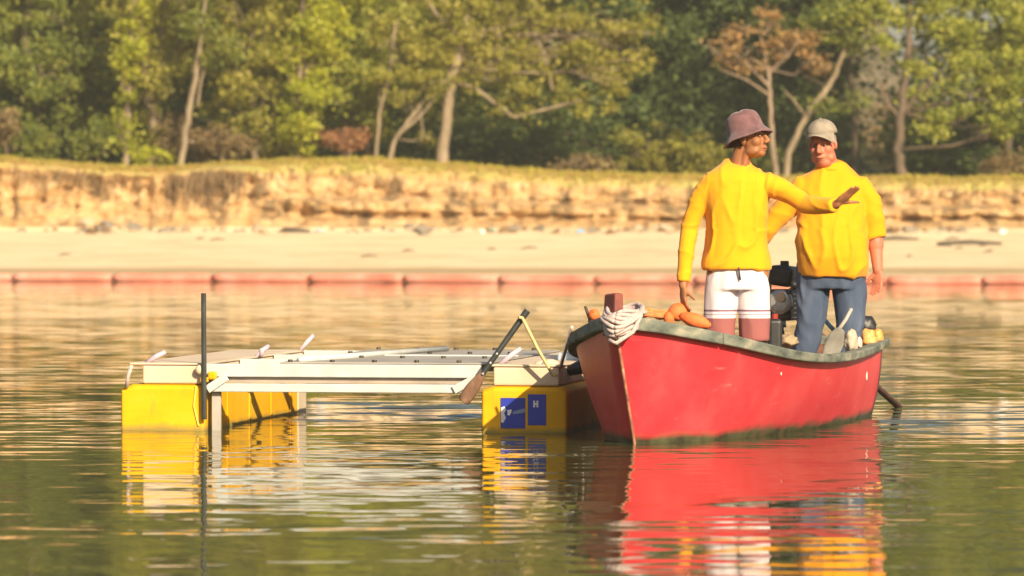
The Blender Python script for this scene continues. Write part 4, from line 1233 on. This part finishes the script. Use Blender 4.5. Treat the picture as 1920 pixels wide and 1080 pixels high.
# dark oar lashed across the front, with its yellowish cord
top, bot = P(989, 582, 30.72), P(869, 752, 30.72)
oar = empty('oar', bot, 'dark oar with a worn brown blade slanting in front of the frame', 'oar')
dv = top - bot
mb = MB(); mb.tube([dv * .30, dv * .62, dv * .90, dv], [.017, .017, .019, .021], 10); mb.build('shaft', pole_m, oar, bevel=.003)
ax = dv.normalized(); side = Vector((ax.z, 0, -ax.x))
mb = MB()
rings = []
for t, w_ in ((-.012, .020), (.0, .036), (.05, .041), (.14, .040), (.24, .030), (.32, .018)):
    c = dv * t
    rings.append([c + side * (w_ * math.cos(q)) + Vector((0, 1, 0)) * (.011 * math.sin(q)) for q in (2 * math.pi * k / 12 for k in range(12))])
mb.rings(rings)
mb.build('blade', mat_noise('worn_brown_blade', [(.3, (.035, .030, .026)), (.5, (.16, .08, .045)), (.7, (.30, .19, .12))], 9, .7, stretch=(1, 1, .5)), oar, smooth=True)
mb = MB()
for t in (.30, .42, .52): mb.ellipsoid(dv * t + Vector((0, -.018, 0)), (.009, .006, .009), nu=8, nv=5)
mb.build('rivet', grey_met, oar)
mb = MB()
a, b_ = P(979, 596, 30.68), P(1037, 704, 30.78)
mid = a.lerp(b_, .5) + Vector((0, 0, -.012))
mb.tube([a + Vector((-.02, -.012, .004)), a, a.lerp(mid, .5), mid, mid.lerp(b_, .5), b_, b_ + Vector((.03, 0, .004))], .0105, 8)
o = mb.build('cord', mat_noise('yellowish_cord', [(.3, (.56, .38, .16)), (.7, (.74, .55, .28))], 40, .9), None, smooth=True)
tag(o, 'yellowish cord tied from the top of the dark oar to the right hull', 'cord')
mb = MB(); mb.tube([B(.15, -.42, .66), P(1052, 690, 30.9) + Vector((0, 0, .02)), P(1040, 700, 30.9)], .012, 8)
o = mb.build('tow_rope', rope_mat, None, smooth=True); tag(o, 'short mooring line from the left rail of the boat to the right hull', 'rope')
# ------------------------------------------------------------------ the two men
def skin_material(name, lo, hi):
    m = mat_noise(name, [(.3, lo), (.7, hi)], 7, .5, bump=.002, bscale=60, spec=.35)
    b = m.node_tree.nodes['Principled BSDF']
    b.inputs['Subsurface Weight'].default_value = .08
    b.inputs['Subsurface Radius'].default_value = (.012, .005, .003)
    return m

def add_hand(mb, wrist, d, palm_n, curl=(.25, .3, .25), thumb_side=1, spread=.05, k=1.0):
    """palm and five jointed fingers; d points along the hand, palm_n out of the palm"""
    wrist = Vector(wrist); d = Vector(d).normalized(); pn = Vector(palm_n)
    pn = (pn - d * pn.dot(d)).normalized(); s = d.cross(pn) * thumb_side      # towards the thumb
    pc = wrist + d * .05 * k
    rot = Matrix((s, pn, d)).transposed()
    mb.ellipsoid(pc, (.041 * k, .017 * k, .058 * k), rot, nu=14, nv=9)
    for o_ in (-.026, -.009, .009, .026):
        mb.capsule(wrist + s * o_ * .5 * k + d * .01, wrist + s * o_ * k + d * .088 * k, .014 * k, .0115 * k, 8)
    for (o_, L_, sp) in ((.027, .070, .10), (.009, .080, .03), (-.009, .074, -.04), (-.026, .058, -.12)):
        p = wrist + s * o_ * k + d * .088 * k
        dirv = (d + s * (sp * (.4 + spread * 8))).normalized()
        r = .0092 * k
        for j, f in enumerate((.45, .32, .25)):
            dirv = Matrix.Rotation(curl[j], 3, s) @ dirv if thumb_side * 1 else dirv
            q = p + dirv * L_ * f * k
            mb.capsule(p, q, r, r * .9, 8); p = q; r *= .92
    p = wrist + s * .022 * k + d * .028 * k + pn * .006 * k
    dirv = (d * .75 + s * .62 + pn * .25).normalized()
    r = .0125 * k
    for L_, bend in ((.040, 0), (.032, -.35), (.024, -.25)):
        dirv = Matrix.Rotation(bend * thumb_side * .5, 3, pn) @ dirv
        q = p + dirv * L_ * k
        mb.capsule(p, q, r, r * .88, 8); p = q; r *= .88

def add_head(mb, c, M, k=1.0, jowl=1.0):
    c = Vector(c)
    def E(p, r, rot=None):
        rr = M if rot is None else M @ rot
        mb.ellipsoid(c + M @ (Vector(p) * k), Vector(r) * k, rr, nu=18, nv=12)
    def Cp(p, q, r0, r1): mb.capsule(c + M @ (Vector(p) * k), c + M @ (Vector(q) * k), r0 * k, r1 * k, 10)
    E((0, .018, .052), (.076, .097, .088))
    E((0, -.022, -.035), (.062 * jowl, .068, .082))
    E((0, -.062, -.093), (.028 * jowl, .026, .024))
    for s in (-1, 1):
        E((s * .040, -.052, -.022), (.028, .032, .032))
        E((s * .046 * jowl, -.02, -.075), (.022, .045, .026))
        E((s * .030, -.074, .030), (.030, .018, .011), Matrix.Rotation(s * .12, 3, 'Y'))
        E((s * .013, -.104, -.034), (.011, .013, .010))
        E((s * .079, .012, -.004), (.011, .021, .033), Matrix.Rotation(s * .25, 3, 'Z'))
    E((0, -.070, .055), (.052, .03, .045))
    Cp((0, -.090, .022), (0, -.116, -.026), .0105, .0155)
    E((0, -.090, -.062), (.027, .014, .0075))
    E((0, -.087, -.076), (.023, .013, .0085))

def head_details(root, c, M, k, hair_mat, dark_mat, white_mat, lip_mat):
    c = Vector(c)
    for s in (-1, 1):
        mb = MB(); mb.ellipsoid(c + M @ (Vector((s * .031, -.081, .006)) * k), Vector((.0125, .008, .0048)) * k, M, nu=12, nv=8); e = mb.build('eye', white_mat, root, smooth=True)
        mb = MB(); mb.ellipsoid(c + M @ (Vector((s * .031, -.0865, .006)) * k), Vector((.0062, .004, .0046)) * k, M, nu=10, nv=7); mb.build('iris', dark_mat, e, smooth=True)
        mb = MB(); mb.tube([c + M @ (Vector((s * x, y, z)) * k) for x, y, z in ((.012, -.092, .030), (.032, -.092, .036), (.052, -.080, .030))], [.004, .005, .003], 6); mb.build('eyebrow', hair_mat, root, smooth=True)
    mb = MB(); mb.tube([c + M @ (Vector((x, y, -.069)) * k) for x, y in ((-.024, -.094), (-.010, -.1025), (.010, -.1025), (.024, -.094))], [.002, .0035, .0035, .002], 6); mb.build('mouth', lip_mat, root, smooth=True)

def ring(cx, cy, z, rx, ry, n=28, p=2.3, tilt=0.0):
    out = []
    for k in range(n):
        q = 2 * math.pi * k / n
        c, s = math.cos(q), math.sin(q)
        out.append(Vector((cx + rx * math.copysign(abs(c) ** (2 / p), c), cy + ry * math.copysign(abs(s) ** (2 / p), s), z + tilt * s)))
    return out
def folds(scale, amp, seed, stretch=(1, 1, .45)):
    def fn(p):
        q = Vector((p[0] * stretch[0], p[1] * stretch[1], p[2] * stretch[2]))
        w = q + Vector((mnoise.noise(q * 5 + Vector((seed, 0, 0))), 0, mnoise.noise(q * 5 + Vector((0, seed, 0))))) * .05
        v = 1 - abs(mnoise.noise(w * scale + Vector((seed, 3, 1)))) * 2.2
        return amp * (.65 * v + .6 * mnoise.noise(w * scale * .45 + Vector((7, seed, 2))))
    return fn

def creases(scale, amp, seed, arm_x):
    """thin raised creases: hanging ones on the body, slanting in from the armpits, across on the sleeves"""
    def ridge(q):
        v = 1 - abs(mnoise.noise(q)) * 3.2
        return max(0, v) ** 2
    def fn(p):
        x, y, z = p
        w = Vector((mnoise.noise(Vector((x * 4, z * 4, seed))), 0, mnoise.noise(Vector((x * 4, z * 4, seed + 9))))) * .05
        sl = .55 * abs(x) * (1 if z > 1.1 else .3)
        body = ridge(Vector(((x + w.x) * scale, y * scale * .5 + seed, (z - sl * 1.6 + w.z) * scale * .42)))
        sleeve = ridge(Vector((x * scale * .6 + seed, y * scale * .5, (z + w.z) * scale * 1.35 + x * 3)))
        k = min(max((abs(x) - arm_x) / .05, 0), 1)
        low = .6 + .5 * min(max((1.25 - z) / .3, 0), 1)
        return amp * ((1 - k) * body * low + k * sleeve * .4) + amp * .5 * mnoise.noise(Vector((x * 6, y * 6, z * 3 + seed)))
    return fn

def shirt_mat(name, lo, hi):
    return mat_noise(name, [(.3, lo), (.7, hi)], 4, .85, bump=.003, bscale=22, sheen=.15, spec=.2)

hair_d = mat_noise('dark_hair', [(.3, (.012, .010, .009)), (.7, (.04, .03, .025))], 60, .8, bump=.004)
hair_g = mat_noise('grey_hair', [(.3, (.14, .12, .10)), (.7, (.32, .28, .25))], 60, .8, bump=.004)
eye_w = plain('eye_white', (.34, .27, .22), .4)
eye_d = plain('dark_iris', (.02, .014, .010), .2)
lip = plain('mouth_line', (.20, .07, .05), .6)

# ---- man in the bucket hat
FLOOR = .127
m1 = empty('person', ((1383 - 960) / 318, 30.38, FLOOR), 'person in mauve bucket hat and white shorts pointing with one arm', 'person')
skin1 = skin_material('tanned_skin', (.26, .105, .045), (.37, .16, .07))
HM1 = Matrix.Rotation(R(66), 3, 'Z') @ Matrix.Rotation(R(-9), 3, 'X')
HC1 = Vector((.070, -.015, 1.628))
mb = MB()
mb.rings([ring(0, .0, .80, .12, .09), ring(0, 0, .90, .155, .105), ring(0, 0, 1.08, .145, .10), ring(0, 0, 1.28, .165, .115), ring(0, 0, 1.40, .15, .09), ring(0, .01, 1.46, .08, .07)])
mb.capsule((0.0, .015, 1.42), (.035, .008, 1.57), .060, .056, 14)
mb.capsule((.03, -.035, 1.44), (.05, -.045, 1.55), .018, .02, 10)      # the strained front of the turned neck
add_head(mb, HC1, HM1, .98)
for s in (-1, 1):
    x = s * .10
    mb.capsule((x, 0, .84), (x, -.01, .47), .085, .056, 14)
    ax = s * .062 - .15
    mb.capsule((x, -.01, .47), (ax, .05, .09), .056, .036, 14)
    mb.ellipsoid((x * .7 + ax * .3, .03, .34), (.05, .055, .11))
    mb.ellipsoid((ax - .02, -.02, .03), (.042, .12, .035))
    mb.ellipsoid((ax, .06, .045), (.036, .04, .05))
    mb.capsule((s * .10, 0, 1.37), (s * .155, 0, 1.35), .045, .048, 12)
mb.capsule((-.165, 0, 1.35), (-.28, .02, 1.11), .045, .040, 12); mb.capsule((-.28, .02, 1.11), (-.318, -.03, .80), .042, .028, 12)
mb.capsule((.17, -.015, 1.35), (.39, -.155, 1.245), .048, .040, 12); mb.capsule((.39, -.155, 1.245), (.54, -.335, 1.236), .042, .028, 12)
mb.capsule((-.318, -.03, .80), (-.322, -.036, .765), .028, .027, 10)
add_hand(mb, (-.322, -.036, .768), (.02, -.10, -1), (.85, .35, 0), (.22, .35, .25), 1, .03, 1.0)
mb.capsule((.54, -.335, 1.236), (.565, -.355, 1.248), .027, .026, 10)
add_hand(mb, (.562, -.352, 1.246), (.72, -.40, .62), (.35, -.55, -.75), (-.06, .05, .05), 1, .02, 1.0)
body1 = mb.build('body', skin1, m1)
bake(body1, .0062, 3, .4)
head_details(m1, HC1, HM1, .98, hair_d, eye_d, eye_w, lip)
# hair under the hat at the nape
mb = MB(); mb.ellipsoid(HC1 + HM1 @ Vector((0, .045, .02)), (.077, .072, .070), HM1); mb.build('hair', hair_d, m1, smooth=True)
# shirt
yel1 = shirt_mat('yellow_shirt_cloth', (.73, .305, .004), (.81, .365, .008))
mb = MB()
mb.rings([ring(-.007, 0, z, rx, ry, tilt=tl) for z, rx, ry, tl in ((.864, .196, .136, .004), (.91, .192, .135, 0), (.98, .181, .130, 0), (1.06, .173, .126, 0), (1.15, .174, .127, 0), (1.24, .186, .130, 0), (1.32, .194, .128, 0), (1.385, .192, .120, 0), (1.43, .168, .104, .006), (1.458, .125, .090, .016), (1.476, .094, .083, .026), (1.486, .078, .077, .030))])
mb.tube([(-.07, 0, 1.38), (-.165, 0, 1.360), (-.222, .005, 1.28), (-.258, .012, 1.18), (-.284, .02, 1.10), (-.297, .0, 1.00), (-.308, -.015, .90), (-.319, -.03, .79)], [.05, .070, .062, .055, .052, .049, .045, .041], 18)
mb.tube([(.07, 0, 1.38), (.165, -.012, 1.362), (.25, -.06, 1.335), (.32, -.105, 1.295), (.39, -.155, 1.245), (.44, -.215, 1.235), (.50, -.285, 1.235), (.55, -.345, 1.24)], [.05, .070, .064, .059, .056, .051, .046, .041], 18)
s1 = mb.build('shirt', yel1, m1)
bake(s1, .0085, 3, .5)
displace(s1, creases(8.5, .014, 4.3, .20))
mb = MB(); rr = []
for q in range(24):
    a = 2 * math.pi * q / 24
    rr.append(Vector((-.004 + .080 * math.cos(a), .004 + .080 * math.sin(a), 1.484 + .030 * math.sin(a))))
mb.tube(rr + [rr[0]], .007, 8); mb.build('collar', yel1, m1, smooth=True)
# shorts
def shorts_material():
    m, nt, b = new_mat('white_shorts_with_stripes')
    tc = nt.nodes.new('ShaderNodeTexCoord'); sx = nt.nodes.new('ShaderNodeSeparateXYZ'); nt.links.new(tc.outputs['Object'], sx.inputs[0])
    n = nt.nodes.new('ShaderNodeValToRGB'); cr = n.color_ramp; cr.interpolation = 'CONSTANT'
    W = (.64, .575, .60); S = (.22, .12, .17); MV = (.29, .10, .095)
    st = [(0, MV), (.555, (.28, .10, .11)), (.562, MV), (.572, W), (.590, S), (.596, W), (.612, S), (.622, W)]
    while len(cr.elements) < len(st): cr.elements.new(.5)
    for e, (p, c) in zip(cr.elements, st): e.position = p; e.color = (*c, 1)
    nt.links.new(sx.outputs[2], n.inputs[0]); nt.links.new(n.outputs[0], b.inputs['Base Color'])
    b.inputs['Roughness'].default_value = .85; b.inputs['Specular IOR Level'].default_value = .2
    return m
mb = MB()
mb.rings([ring(-.005, 0, z, rx, ry) for z, rx, ry in ((.74, .182, .122), (.80, .182, .118), (.86, .170, .108), (.93, .155, .100))])
for s in (-1, 1):
    mb.tube([(s * .088 - .003, 0, .86), (s * .097 - .003, -.004, .74), (s * .102 - .003, -.008, .60), (s * .104 - .003, -.008, .44)], [.080, .093, .092, .088], 22)
sh1 = mb.build('shorts', shorts_material(), m1)
bake(sh1, .0095, 3, .5)
displace(sh1, folds(14, .008, 5.0, (1, 1, .35)))
mb = MB(); mb.tube([(.0, -.132, .875), (.004, -.136, .84), (.01, -.134, .80)], .006, 6); mb.build('drawstring', plain('dark_string', (.05, .04, .06), .8), m1, smooth=True)
# bucket hat
hat_m = mat_noise('mauve_towelling', [(.3, (.105, .050, .056)), (.7, (.19, .092, .098))], 26, .95, bump=.004, bscale=60, sheen=.3)
def hat_verts(prof, n=40, M=None, c=None, wob=.006, ell=1.12):
    mb = MB(); rings = []
    for r, z in prof:
        rings.append([c + M @ Vector((r * math.cos(q) * (1), r * ell * math.sin(q), z + wob * math.sin(2 * q + 1) * (r / .15) + wob * .6 * math.sin(5 * q))) for q in (2 * math.pi * k / n for k in range(n))])
    mb.rings(rings)
    return mb
HT = Matrix.Rotation(R(66), 3, 'Z') @ Matrix.Rotation(R(-20), 3, 'X')
hc = HC1 + HM1 @ Vector((0, .018, .056))
out = [(.1385, -.052), (.128, -.034), (.112, -.016), (.1005, .0), (.099, .03), (.094, .065), (.087, .09), (.072, .107), (.045, .114), (.012, .117)]
inn = [(.010, .108), (.06, .100), (.085, .06), (.092, .0), (.106, -.022), (.132, -.055)]
hat = hat_verts(inn[::-1][::-1] and (inn[::-1] if False else []) or out, 40, HT, hc)
hat_o = hat.build('hat', hat_m, m1, smooth=True)
# open the underside and give the felt its thickness
me = hat_o.data
import bmesh
bm = bmesh.new(); bm.from_mesh(me)
bm.faces.ensure_lookup_table()
big = max(bm.faces, key=lambda f: (len(f.verts) > 10, f.calc_area()))
bm.faces.remove(big); bm.to_mesh(me); bm.free()
so = hat_o.modifiers.new('solid', 'SOLIDIFY'); so.thickness = .007; so.offset = -1
so = hat_o.modifiers.new('sub', 'SUBSURF'); so.levels = 1; so.render_levels = 1
mb = MB(); rr = []
for k in range(41):
    q = 2 * math.pi * k / 40
    rr.append(hc + HT @ Vector((.1385 * math.cos(q), .1385 * 1.12 * math.sin(q), -.052 + .0055 * math.sin(2 * q + 1) + .0036 * math.sin(5 * q))))
mb.tube(rr, .005, 6); mb.build('hat_hem', hat_m, m1, smooth=True)

# ---- heavier man in the cap
S2 = 296.0
m2 = empty('person', ((1560 - 960) / S2, F / S2, FLOOR - .005), 'person in beige cap and jeans standing at the stern', 'person')
skin2 = skin_material('sunburnt_skin', (.42, .135, .08), (.54, .20, .12))
HM2 = Matrix.Rotation(R(-17), 3, 'Z') @ Matrix.Rotation(R(7), 3, 'X') @ Matrix.Rotation(R(-5), 3, 'Y')
HC2 = Vector((-.062, -.035, 1.625))
mb = MB()
mb.rings([ring(0, 0, .78, .14, .11), ring(0, -.02, .9, .19, .15), ring(0, -.03, 1.05, .19, .15), ring(0, 0, 1.25, .19, .13), ring(0, 0, 1.38, .17, .10), ring(0, .01, 1.45, .09, .08)])
mb.capsule((-.01, .01, 1.41), (-.05, -.01, 1.58), .070, .066, 14)
add_head(mb, HC2, HM2, 1.03, 1.14)
mb.ellipsoid(HC2 + HM2 @ Vector((0, -.035, -.105)), (.055, .05, .035), HM2)
for s, xx in ((-1, -.135), (1, .120)):
    mb.capsule((xx * .9, 0, .84), (xx, -.01, .48), .095, .062, 14)
    mb.capsule((xx, -.01, .48), (xx - .10, .04, .09), .06, .038, 14)
    mb.ellipsoid((xx - .11, -.03, .035), (.05, .13, .04)); mb.ellipsoid((xx - .10, .05, .05), (.04, .045, .055))
    mb.capsule((s * .10, 0, 1.36), (s * .16, 0, 1.335), .05, .05, 12)
mb.capsule((.185, 0, 1.33), (.270, .0, 1.07), .050, .050, 12); mb.capsule((.270, .0, 1.07), (.288, -.035, .835), .052, .033, 14)
mb.ellipsoid((.276, -.012, 1.0), (.052, .052, .075))
add_hand(mb, (.288, -.036, .842), (-.03, -.12, -1), (-.55, -.75, 0), (.25, .35, .25), 1, .04, 1.08)
mb.capsule((-.17, 0, 1.33), (-.41, .042, 1.10), .055, .046, 12); mb.capsule((-.41, .042, 1.10), (-.50, .18, .90), .047, .030, 12)
add_hand(mb, (-.50, .18, .90), (-.05, .35, -.8), (.5, .3, -.2), (.5, .6, .4), -1, .02, 1.05)
body2 = mb.build('body', skin2, m2)
bake(body2, .0065, 3, .4)
head_details(m2, HC2, HM2, 1.03, hair_g, eye_d, eye_w, lip)
mb = MB(); mb.ellipsoid(HC2 + HM2 @ Vector((0, .04, .028)), (.084, .082, .078), HM2); mb.build('hair', hair_g, m2, smooth=True)
yel2 = shirt_mat('deep_yellow_shirt_cloth', (.72, .28, .003), (.80, .33, .006))
mb = MB()
mb.rings([ring(-.005, cy, z, rx, ry) for z, rx, ry, cy in ((.795, .210, .160, -.03), (.84, .218, .172, -.036), (.92, .224, .188, -.045), (1.0, .221, .186, -.045), (1.08, .212, .172, -.034), (1.17, .207, .157, -.018), (1.26, .216, .152, -.006), (1.33, .214, .142, 0), (1.385, .205, .128, .004), (1.43, .178, .112, .012), (1.468, .132, .098, .018), (1.497, .098, .088, .022), (1.512, .084, .082, .022))])
mb.tube([(.07, 0, 1.38), (.175, 0, 1.36), (.232, .0, 1.27), (.258, .0, 1.17), (.272, .0, 1.085), (.278, -.005, 1.035)], [.055, .086, .081, .076, .073, .070], 18)
mb.tube([(-.07, 0, 1.38), (-.18, 0, 1.355), (-.27, .015, 1.26), (-.345, .03, 1.17), (-.41, .042, 1.10), (-.43, .07, 1.05), (-.455, .10, 1.0)], [.055, .082, .074, .066, .062, .058, .054], 18)
s2 = mb.build('shirt', yel2, m2)
bake(s2, .010, 4, .5)
displace(s2, creases(7.5, .017, 9.0, .23))
mb = MB(); rr = []
for q in range(24):
    a = 2 * math.pi * q / 24
    rr.append(Vector((-.008 + .088 * math.cos(a), .014 + .090 * math.sin(a), 1.502 + .030 * math.sin(a))))
mb.tube(rr + [rr[0]], .009, 8); mb.build('collar', yel2, m2, smooth=True)
denim = mat_noise('worn_blue_denim', [(.3, (.045, .066, .115)), (.55, (.085, .112, .175)), (.75, (.16, .185, .25))], 5, .9, bump=.003, bscale=40, spec=.2, stretch=(1, 1, .4))
mb = MB()
mb.rings([ring(-.005, -.012, z, rx, ry) for z, rx, ry in ((.72, .205, .135), (.78, .218, .150), (.84, .222, .158), (.9, .215, .155))])
for s, xx in ((-1, -.130), (1, .116)):
    mb.tube([(xx * .86, -.005, .84), (xx * .98, -.012, .70), (xx, -.02, .50), (xx - .045, .01, .30), (xx - .10, .04, .07)], [.112, .106, .088, .080, .076], 22)
je = mb.build('jeans', denim, m2)
bake(je, .010, 3, .5)
displace(je, folds(12, .010, 4.0, (1, 1, .6)))
# cap
cap_m = mat_noise('beige_cap_cotton', [(.3, (.21, .175, .13)), (.7, (.31, .265, .205))], 20, .9, bump=.002, bscale=60)
cc = HC2 + HM2 @ Vector((0, .012, .070))
CM = HM2 @ Matrix.Rotation(R(-4), 3, 'X')
mb = MB(); rings = []
for th in (90, 78, 66, 54, 42, 30, 18, 6):
    r = math.sin(R(th)); z = math.cos(R(th))
    rings.append([cc + CM @ Vector((.099 * r * math.cos(q), .121 * r * math.sin(q), (.098 * z))) for q in (2 * math.pi * k / 36 for k in range(36))])
mb.rings(rings)
cap = mb.build('cap', cap_m, m2, smooth=True)
mb = MB(); n = 17
topv, botv = [], []
for j in range(7):
    t = j / 6
    for k in range(n):
        q = math.pi * (-.5 + (k / (n - 1))) * .74
        rx = .099 + .006 * t; ry = .121 + .088 * t * math.cos(q) ** .7
        p = Vector((rx * math.sin(q), -ry * math.cos(q), .012 - .012 * t - .075 * (math.sin(q) ** 2) * (.15 + .85 * t)))
        topv.append(cc + CM @ p); botv.append(cc + CM @ (p - Vector((0, 0, .005))))
off = len(topv)
f = []
for j in range(6):
    for k in range(n - 1):
        a, b_ = j * n + k, j * n + k + 1
        f.append((a, b_, b_ + n, a + n)); f.append((off + a, off + a + n, off + b_ + n, off + b_))
for k in range(n - 1): f.append((6 * n + k, 6 * n + k + 1, off + 6 * n + k + 1, off + 6 * n + k))
mb.add(topv + botv, f); mb.build('visor', cap_m, cap, smooth=True)
mb = MB(); mb.ellipsoid(cc + CM @ Vector((0, 0, .098)), (.009, .009, .005)); mb.build('cap_button', cap_m, cap, smooth=True)

# ------------------------------------------------------------------ the dusty warm air
mb = MB()
mb.box((0, 425, 21), (1500, 1400, 52))
hz = mb.build('haze', None, None)
hm = bpy.data.materials.new('haze'); hm.use_nodes = True
hn = hm.node_tree; hn.nodes.remove(hn.nodes['Principled BSDF'])
pv = hn.nodes.new('ShaderNodeVolumePrincipled')
pv.inputs['Color'].default_value = (.93, .95, .86, 1)
pv.inputs['Density'].default_value = .0005
hn.links.new(pv.outputs[0], hn.nodes['Material Output'].inputs['Volume'])
hz.data.materials.append(hm)
tag(hz, 'thin warm haze over the water and the wood', 'haze', kind='stuff')
scene.cycles.volume_bounces = 0
